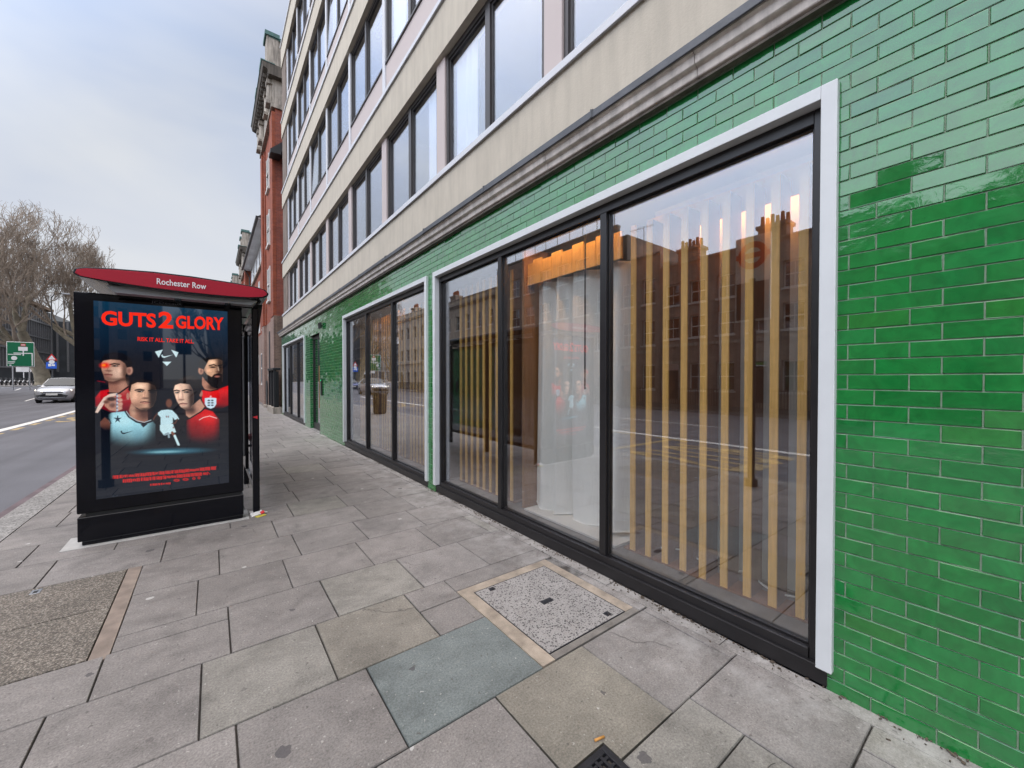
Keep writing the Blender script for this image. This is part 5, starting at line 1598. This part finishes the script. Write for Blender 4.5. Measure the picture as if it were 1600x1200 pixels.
# ------------------------------------------------------------------ cars
def car(name, paint, label, cat='car', lights=True):
    """front points along -Y; origin on the road under the middle"""
    root = thing(name, (0, 0, 0), label, cat)
    st = [  # y, half width, z bottom, z side, z top, crown
        (-2.16, .58, .30, .52, .66, .02), (-2.10, .74, .22, .56, .74, .03), (-1.95, .83, .18, .60, .82, .035), (-1.65, .87, .17, .64, .89, .04), (-1.2, .88, .17, .68, .97, .04), (-.9, .88, .17, .70, 1.00, .03), (0., .885, .17, .72, 1.0, .0), (1.2, .885, .17, .74, 1.02, .0), (1.75, .87, .2, .76, 1.04, .0), (2.05, .80, .25, .74, .98, .0), (2.16, .66, .32, .66, .86, .0)]
    b = MB(); m = 12
    prof = []
    for (y, w, zb, zs, zt, cr_) in st:
        half = [(w * .0, zb), (w * .7, zb), (w * .94, zb + .06), (w, zb + .22), (w * 1.0, zs), (w * .97, zs + (zt - zs) * .6), (w * .86, zt), (w * .45, zt + cr_ * .8), (0, zt + cr_)]
        full = half + [(-x, z) for x, z in reversed(half[1:-1])]
        prof.append([(x, y, z) for x, z in full])
    n = len(prof[0])
    for p in prof: b.v += p
    for i in range(len(prof) - 1):
        for k in range(n):
            k2 = (k + 1) % n
            b.f.append((i * n + k, (i + 1) * n + k, (i + 1) * n + k2, i * n + k2)); b.c.append(None)
    b.f.append(tuple(range(n))); b.c.append(None)
    b.f.append(tuple(reversed(range((len(prof) - 1) * n, len(prof) * n)))); b.c.append(None)
    o = b.build('body', paint, root, True)
    # cabin: roof skin and pillars
    cab = [(-1.02, .80, .98), (-.30, .66, 1.44), (.1, .65, 1.485), (.9, .64, 1.47), (1.45, .60, 1.36), (1.95, .68, 1.0)]
    b = MB()
    rows = []
    for (y, w, z) in cab: rows.append([(-w, y, z), (-w * .55, y, z + .025), (0, y, z + .035), (w * .55, y, z + .025), (w, y, z)])
    low = [[(-.86, y, .95), (.86, y, .95)] for (y, w, z) in cab]
    for i in range(len(rows) - 1):
        for k in range(4):
            b.face([rows[i][k], rows[i][k + 1], rows[i + 1][k + 1], rows[i + 1][k]])
        b.face([low[i][0], rows[i][0], rows[i + 1][0], low[i + 1][0]]); b.face([rows[i][4], low[i][1], low[i + 1][1], rows[i + 1][4]])
    b.build('roof', paint, root, True)
    ins = lambda a, c, t: tuple(a[k] + (c[k] - a[k]) * t for k in range(3))
    b = MB(); f0 = [(-.76, -1.045, 1.01), (.76, -1.045, 1.01), (.62, -.335, 1.435), (-.62, -.335, 1.435)]
    b.v = [(x * .97, y - .012, z + .028) for x, y, z in f0[:2]] + [(0, -1.06, 1.05)] + [(x * .97, y - .012, z + .028) for x, y, z in f0[2:]] + [(0, -.355, 1.485)]
    b.f = [(0, 2, 5, 4), (2, 1, 3, 5)]; b.c = [None, None]
    b.build('windscreen', M['car_glass'], root, True)
    for s in (-1, 1):
        b = MB()
        for pts in ([(.855, -.72, 1.02), (.86, .25, 1.02), (.67, .2, 1.43), (.685, -.2, 1.42)], [(.86, .33, 1.02), (.855, 1.25, 1.03), (.65, 1.05, 1.40), (.67, .28, 1.43)]):
            b.face([(s * (x + .012), y, z) for x, y, z in pts])
        b.build('side_window', M['car_glass'], root)
        b = MB()
        b.v = [(s * .40, -2.135, .66), (s * .66, -2.06, .66), (s * .81, -1.88, .72), (s * .80, -1.84, .79), (s * .62, -2.03, .76), (s * .42, -2.12, .71)]
        b.v = [(x + s * .012, y - .02, z + .01) for x, y, z in b.v]
        b.f = [(0, 1, 2, 3, 4, 5)]; b.c = [None]
        b.build('headlight', M['lamp_lens'] if lights else M['sign_white'], root)
        b = MB(); b.obox((s * .99, -.62, 1.0), (.09, 0, 0), (0, .05, 0), (0, 0, .06)); b.box(s * .86, s * .95, -.63, -.6, .95, .99); b.build('mirror', paint, root, bevel=.02)
        for y in (-1.36, 1.32):
            b = MB(); b.tube([(s * .70, y, .315), (s * .895, y, .315)], [.315, .315], 20); w = b.build('wheel', M['tyre'], root, bevel=.02)
            b = MB(); b.tube([(s * .89, y, .315), (s * .905, y, .315)], [.21, .19], 16); b.build('rim', M['steel'], w)
    b = MB(); b.v = [(-.60, -2.19, .30), (.60, -2.19, .30), (.72, -2.14, .45), (.40, -2.20, .545), (-.40, -2.20, .545), (-.72, -2.14, .45)]; b.f = [(0, 1, 2, 3, 4, 5)]; b.c = [None]
    b.v = [(x, y - .012, z) for x, y, z in b.v]; b.build('lower_grille', M['car_trim'], root)
    b = MB(); b.box(-.48, .48, -2.19, -2.10, .615, .665); b.build('upper_grille', M['car_trim'], root, bevel=.01)
    b = MB(); b.box(-.26, .26, -2.225, -2.19, .47, .585); b.build('number_plate', M['plate'], root)
    b = MB(); b.box(-.60, .60, -2.225, -2.14, .315, .345); b.build('bumper_strip', M['steel'], root, bevel=.008)
    b = MB(); b.face([(-.62, 1.95, 1.04), (-.55, 1.5, 1.36), (.55, 1.5, 1.36), (.62, 1.95, 1.04)]); b.build('rear_window', M['car_glass'], root)
    return root


c1 = car('silver_car', M['silver_paint'], 'silver hatchback with lit headlights driving towards the bus shelter')
c1.scale = (1.1, 1.1, 1.2); c1.location = (-8.95, 44.6, zr(43)); c1.rotation_euler = (0, 0, R(-3))
c2 = car('blue_car', M['blue_paint'], 'dark blue car behind the silver one, seen mirrored in the middle shop window', lights=False)
c2.location = (-10.1, 58.5, zr(57)); c2.rotation_euler = (R(.8), 0, R(-3))

# ------------------------------------------------------------------ terrace across the road (seen mirrored in glass and glaze)
HX = -19.0


def house(y0, y1, h, mat, label, cols=3, floors=3, chim=True, trim='portland', gh=3.9, pots=5, cornice=False, dark_shop=False, aerial=False, ww=1.0):
    root = thing('terraced_house', (HX, (y0 + y1) / 2, 0), label, 'house', 'terraced houses across the road')
    holes = []
    fl = (h - .9 - gh) / (floors - 1)
    cw = (y1 - y0) / cols
    for f in range(floors):
        for c in range(cols):
            yc = y0 + cw * (c + .5)
            if f == 0:
                if dark_shop: continue
                holes.append((yc - .52, yc + .52, .35 if c == cols - 1 else 1.0, 2.7))
            else:
                zb = gh + fl * (f - 1) + .45
                holes.append((yc - ww / 2, yc + ww / 2, zb, zb + min(1.75, fl - .8)))
    if dark_shop: holes.append((y0 + .3, y1 - .3, .4, 3.4))
    b = MB()
    for (a, c, z0, z1) in split_rect((y0, y1, -.1, h), holes): b.box(HX - .3, HX, a, c, z0, z1)
    b.box(-28, HX - 1.2, y0 + .01, y1 - .01, 0, h - .35)
    b.build('wall', mat, root)
    b = MB(); b.box(HX - .36, HX + .07, y0, y1, h, h + .12)
    if cornice:
        b.box(HX + .001, HX + .35, y0, y1, h - .75, h - .5); b.box(HX + .001, HX + .18, y0, y1, h - .95, h - .75); b.box(HX + .001, HX + .2, y0, y1, gh, gh + .22)
    else: b.box(HX + .001, HX + .05, y0, y1, gh - .1, gh + .1)
    b.build('parapet_coping', M[trim], root)
    for q, (a, c, z0, z1) in enumerate(holes):
        if dark_shop and q == len(holes) - 1:
            b = MB(); b.box(HX - .2, HX - .1, a, c, z0, z1); b.build('shop_front', M['room_dark'], root)
            b = MB(); b.box(HX + .001, HX + 1.5, a - .2, c + .2, 3.45, 3.85); b.build('canopy', M['iron'], root); continue
        if z0 < .4 and not dark_shop:
            b = MB(); b.box(HX - .2, HX - .12, a + .06, c - .06, z0 - .2, z1 - .45); d_ = b.build('door', M['iron'], root)
            b = MB(); b.box(HX - .2, HX - .13, a + .06, c - .06, z1 - .44, z1); b.build('fanlight', M['bright_pane'], root)
            b = MB(); b.box(HX + .002, HX + .06, a - .18, a, z0, z1 + .18); b.box(HX + .002, HX + .06, c, c + .18, z0, z1 + .18); b.box(HX + .002, HX + .06, a, c, z1, z1 + .18); b.build('door_surround', M[trim], root)
            continue
        b = MB(); t = .07; xx = HX - .16
        b.box(xx - .06, xx, a, a + t, z0, z1); b.box(xx - .06, xx, c - t, c, z0, z1); b.box(xx - .06, xx, a + t, c - t, z0, z0 + t); b.box(xx - .06, xx, a + t, c - t, z1 - t, z1)
        zm = (z0 + z1) / 2; b.box(xx - .05, xx - .005, a + t, c - t, zm - .03, zm + .03); b.box(xx - .05, xx - .012, (a + c) / 2 - .015, (a + c) / 2 + .015, z0 + t, zm - .03); b.box(xx - .05, xx - .012, (a + c) / 2 - .015, (a + c) / 2 + .015, zm + .03, z1 - t)
        b.box(HX - .15, HX + .08, a - .08, c + .08, z0 - .11, z0 - .005)
        w = b.build('window', M['sash_white'], root)
        b = MB(); b.box(xx - .045, xx - .035, a + t, c - t, z0 + t, z1 - t); b.build('pane', M['glass_dark'], w)
    if chim:
        b = MB(); b.box(HX - 3.2, HX - 2.2, y1 - 1.5, y1 + .02, h - .5, h + 1.5); b.box(HX - 3.3, HX - 2.1, y1 - 1.6, y1 + .12, h + 1.5, h + 1.7)
        s = b.build('chimney', M['dark_brick'] if mat != M['stucco'] else M['stock_brick'], root)
        b = MB()
        for k in range(pots): b.tube([(HX - 2.7, y1 - 1.4 + k * 1.35 / max(1, pots - 1), h + 1.7), (HX - 2.7, y1 - 1.4 + k * 1.35 / max(1, pots - 1), h + 2.25 + .15 * (k % 2))], [.13, .10], 8)
        b.build('chimney_pot', M['terracotta'], s)
    if not dark_shop:
        b = MB()
        for k in range(int((y1 - y0 - 1.2) / .14)): b.box(HX + 1.3, HX + 1.325, y0 + k * .14, y0 + k * .14 + .025, .12, 1.15)
        b.box(HX + 1.29, HX + 1.335, y0, y1 - 1.2, 1.05, 1.09)
        b.build('railing', M['iron'], root)
    if aerial:
        b = MB(); b.cyl((HX - 1., y0 + 2., h), .025, 2.6, 6); b.tube([(HX - 1., y0 + 1.2, h + 2.5), (HX - 1., y0 + 3.2, h + 2.6)], .015, 5)
        for k in range(7): b.tube([(HX - 1.25, y0 + 1.3 + k * .28, h + 2.52), (HX - .75, y0 + 1.3 + k * .28, h + 2.52)], .01, 4)
        b.build('aerial', M['iron'], root)
    return root


for i, y in enumerate(range(-58, -6, 6)):
    house(y + .02, y + 5.98, 9.3 + (i * 37 % 5) * .22, [M['stock_brick'], M['dark_brick'], M['brown_brick']][i % 3], 'plain brick terraced house back down the street, mirrored in the glazed tiles', 3, 3, True, pots=4)
house(-4., .5, 9.0, M['stucco'], 'narrow pale house opposite, mirrored in the green glazed tiles', 2, 3, True)
house(.52, 5.2, 9.2, M['dark_brick'], 'dark brick terraced house opposite with a tall chimney at its far side', 2, 3, True, pots=6)
house(5.22, 10.4, 9.25, M['stock_brick'], 'stock brick terraced house mirrored in the right part of the near shop window', 3, 3, True, pots=6)
house(10.42, 15.6, 9.2, M['brown_brick'], 'brown brick terraced house mirrored in the middle of the nearest pane', 3, 3, True, pots=6)
house(15.62, 19.2, 10.3, M['dark_brick'], 'narrow dark brick house opposite with an aerial on its roof', 2, 3, False, aerial=True, gh=3.6)
tall = house(19.22, 35., 13.2, M['dark_brick'], 'taller dark flat-roofed block opposite with glass balustrade on its roof', 7, 4, False, gh=3.4, ww=1.5)
b = MB()
for k in range(11): b.box(HX - .05, HX - .01, 19.5 + k * 1.5, 19.54 + k * 1.5, 13.32, 14.3)
b.box(HX - .06, HX - .0, 19.4, 34.9, 14.3, 14.36); b.build('balustrade', M['iron'], tall)
house(35.02, 49.6, 11.4, M['cream_stucco'], 'cream stucco house row with tall clustered chimneys and a cornice', 6, 3, True, cornice=True, pots=9)
house(49.62, 62.5, 11.6, M['stucco'], 'white stucco corner building with a deep cornice, mirrored in the middle shop window', 5, 3, True, cornice=True, trim='stucco')
# the street closes behind the camera
bb = thing('street_end_block', (-8, -78, 0), 'plain brick block closing the street far behind, mirrored in the poster glass', 'building')
b = MB()
hl = [(x, x + 1.1, z, z + 1.6) for x in range(-24, -8, 3) for z in (1.2, 4.6, 8., 11.4)]
for (a, c, z0, z1) in split_rect((-26, -7, -.2, 17.), hl): b.box(a, c, -78, -77.7, z0, z1)
b.box(-26, -7, -84, -78.6, 0, 16.6); b.build('wall', M['brown_brick'], bb)
for (a, c, z0, z1) in hl[:40]:
    b = MB(); b.box(a, c, -77.95, -77.9, z0, z1); b.build('window', M['glass_dark'], bb)
b2_ = thing('corner_block', (6, -78, 0), 'dark brick corner block on the near side far behind, mirrored in the poster glass', 'building')
b = MB(); b.box(-.6, 14, -84, -78, 0, 16.); b.build('wall', M['dark_brick'], b2_)
b = MB(); b.box(-.7, 14, -84.1, -77.9, 16.001, 16.4); b.build('coping', M['portland'], b2_)
sl_ = thing('street_lamp', (-1.85, -30, 0), 'street lamp carrying the back of a sign board, mirrored in the poster glass', 'street lamp')
b = MB(); b.tube([(-1.75, -30, 0), (-1.75, -30, 7.6), (-2.2, -30, 8.1), (-3., -30, 8.2)], [.09, .06, .05, .05], 8); b.build('column', M['iron'], sl_)
b = MB(); b.box(-2.3, -1.3, -30.2, -30.12, 3.6, 4.7); b.build('sign_board', M['iron'], sl_)
nb = thing('pale_street_block', (6, -30, 0), 'pale rendered block next to the green building, back down the street', 'building')
b = MB(); hl = [(y, y + 1.2, z, z + 1.7) for y in range(-58, -12, 3) for z in (1.2, 4.6, 8.)]
for (a, c, z0, z1) in split_rect((-60, -9.3, -.2, 12.), hl): b.box(2.7, 3., a, c, z0, z1)
b.box(3.4, 10, -60, -9.3, 0, 11.8); b.build('wall', M['stock_brick'], nb)
for (a, c, z0, z1) in hl:
    b = MB(); b.box(2.85, 2.9, a, c, z0, z1); b.build('window', M['glass_dark'], nb)

# ------------------------------------------------------------------ camera, sky, sun
cam = bpy.data.cameras.new('camera')
co = bpy.data.objects.new('camera', cam); COL.objects.link(co)
co.location = (0, 0, 1.65)
cam.sensor_width = 36; cam.lens = 620 / 1600 * 36
cam.clip_start = .05; cam.clip_end = 5000
co.rotation_euler = (R(90 - .75), 0, R(-37.1))
scene.camera = co

w = bpy.data.worlds.new('World'); scene.world = w; w.use_nodes = True
t = w.node_tree; t.nodes.clear()
out = t.nodes.new('ShaderNodeOutputWorld'); bg = t.nodes.new('ShaderNodeBackground')
sky = t.nodes.new('ShaderNodeTexSky'); sky.sky_type = 'NISHITA'; sky.sun_disc = False
SUN_EL, SUN_AZ = 48., 250.
sky.sun_elevation = R(SUN_EL); sky.sun_rotation = R(SUN_AZ); sky.air_density = 1.; sky.dust_density = 2.5; sky.ozone_density = 1.
tc = t.nodes.new('ShaderNodeTexCoord'); mp = t.nodes.new('ShaderNodeMapping'); mp.inputs['Scale'].default_value = (1., 1., 2.6)
t.links.new(tc.outputs['Generated'], mp.inputs[0])
nz = t.nodes.new('ShaderNodeTexNoise'); nz.inputs['Scale'].default_value = 1.5; nz.inputs['Detail'].default_value = 4; nz.inputs['Roughness'].default_value = .5; nz.inputs['Distortion'].default_value = .6
t.links.new(mp.outputs[0], nz.inputs['Vector'])
rp = t.nodes.new('ShaderNodeValToRGB'); rp.color_ramp.elements[0].position = .32; rp.color_ramp.elements[1].position = .72
rp.color_ramp.elements[0].color = (5.1, 6.4, 9.2, 1); rp.color_ramp.elements[1].color = (8.9, 9.4, 10.2, 1)
t.links.new(nz.outputs['Fac'], rp.inputs[0])
# overcast decks are paler near the horizon
sx = t.nodes.new('ShaderNodeSeparateXYZ'); t.links.new(tc.outputs['Generated'], sx.inputs[0])
rh = t.nodes.new('ShaderNodeMapRange'); rh.inputs['From Min'].default_value = 0.; rh.inputs['From Max'].default_value = .55; rh.inputs['To Min'].default_value = 1.; rh.inputs['To Max'].default_value = 0.
t.links.new(sx.outputs[2], rh.inputs[0])
mh = t.nodes.new('ShaderNodeMix'); mh.data_type = 'RGBA'; mh.inputs[7].default_value = (10.3, 10.4, 10.6, 1)
t.links.new(rh.outputs[0], mh.inputs[0]); t.links.new(rp.outputs[0], mh.inputs[6])
mx = t.nodes.new('ShaderNodeMix'); mx.data_type = 'RGBA'; mx.inputs[0].default_value = .9
# ... and brighten towards the zenith
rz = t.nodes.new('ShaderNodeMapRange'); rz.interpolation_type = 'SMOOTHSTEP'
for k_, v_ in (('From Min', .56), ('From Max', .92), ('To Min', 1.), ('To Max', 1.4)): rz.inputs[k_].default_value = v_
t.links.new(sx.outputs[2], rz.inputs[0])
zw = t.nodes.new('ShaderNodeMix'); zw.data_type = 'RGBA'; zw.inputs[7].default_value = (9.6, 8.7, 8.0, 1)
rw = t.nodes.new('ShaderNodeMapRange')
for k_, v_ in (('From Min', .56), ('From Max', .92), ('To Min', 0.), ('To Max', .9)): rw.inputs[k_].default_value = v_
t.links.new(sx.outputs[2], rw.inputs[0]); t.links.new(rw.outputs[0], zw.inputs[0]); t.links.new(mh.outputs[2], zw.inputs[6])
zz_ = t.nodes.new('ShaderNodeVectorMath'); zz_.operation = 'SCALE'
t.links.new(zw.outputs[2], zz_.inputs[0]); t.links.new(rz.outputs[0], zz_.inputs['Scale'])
t.links.new(sky.outputs[0], mx.inputs[6]); # cloud glow around the hidden sun, added to brighten glass and tile reflections
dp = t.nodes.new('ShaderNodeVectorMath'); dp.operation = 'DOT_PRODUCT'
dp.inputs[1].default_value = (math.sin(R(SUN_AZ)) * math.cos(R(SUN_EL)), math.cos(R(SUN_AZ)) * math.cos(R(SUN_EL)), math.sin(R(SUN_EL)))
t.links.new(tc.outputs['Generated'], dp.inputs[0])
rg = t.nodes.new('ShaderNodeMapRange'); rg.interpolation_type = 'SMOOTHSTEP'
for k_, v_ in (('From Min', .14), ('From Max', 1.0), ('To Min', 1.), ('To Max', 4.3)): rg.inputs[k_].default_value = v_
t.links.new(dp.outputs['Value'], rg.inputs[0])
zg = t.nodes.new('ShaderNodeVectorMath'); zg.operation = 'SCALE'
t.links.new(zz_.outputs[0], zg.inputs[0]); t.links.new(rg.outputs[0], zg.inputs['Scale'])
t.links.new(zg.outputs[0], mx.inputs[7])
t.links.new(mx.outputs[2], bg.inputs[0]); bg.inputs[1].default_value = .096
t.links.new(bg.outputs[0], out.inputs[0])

sl = bpy.data.lights.new('sun', 'SUN'); sl.energy = .5; sl.angle = R(40); sl.color = (1., .95, .88)
so = bpy.data.objects.new('sun', sl); COL.objects.link(so)
az, el = R(SUN_AZ), R(SUN_EL)
dirv = Vector((math.sin(az) * math.cos(el), math.cos(az) * math.cos(el), math.sin(el)))
so.rotation_euler = (-dirv).to_track_quat('-Z', 'Y').to_euler()

scene.view_settings.view_transform = 'Standard'; scene.view_settings.look = 'None'
scene.view_settings.exposure = EXPOSURE; scene.view_settings.gamma = 1
scene.render.engine = 'CYCLES'
scene.cycles.use_denoising = True
scene.cycles.max_bounces = 8; scene.cycles.transparent_max_bounces = 24; scene.cycles.glossy_bounces = 5; scene.cycles.diffuse_bounces = 3
scene.cycles.sample_clamp_indirect = 6.
scene.cycles.caustics_reflective = False; scene.cycles.caustics_refractive = False
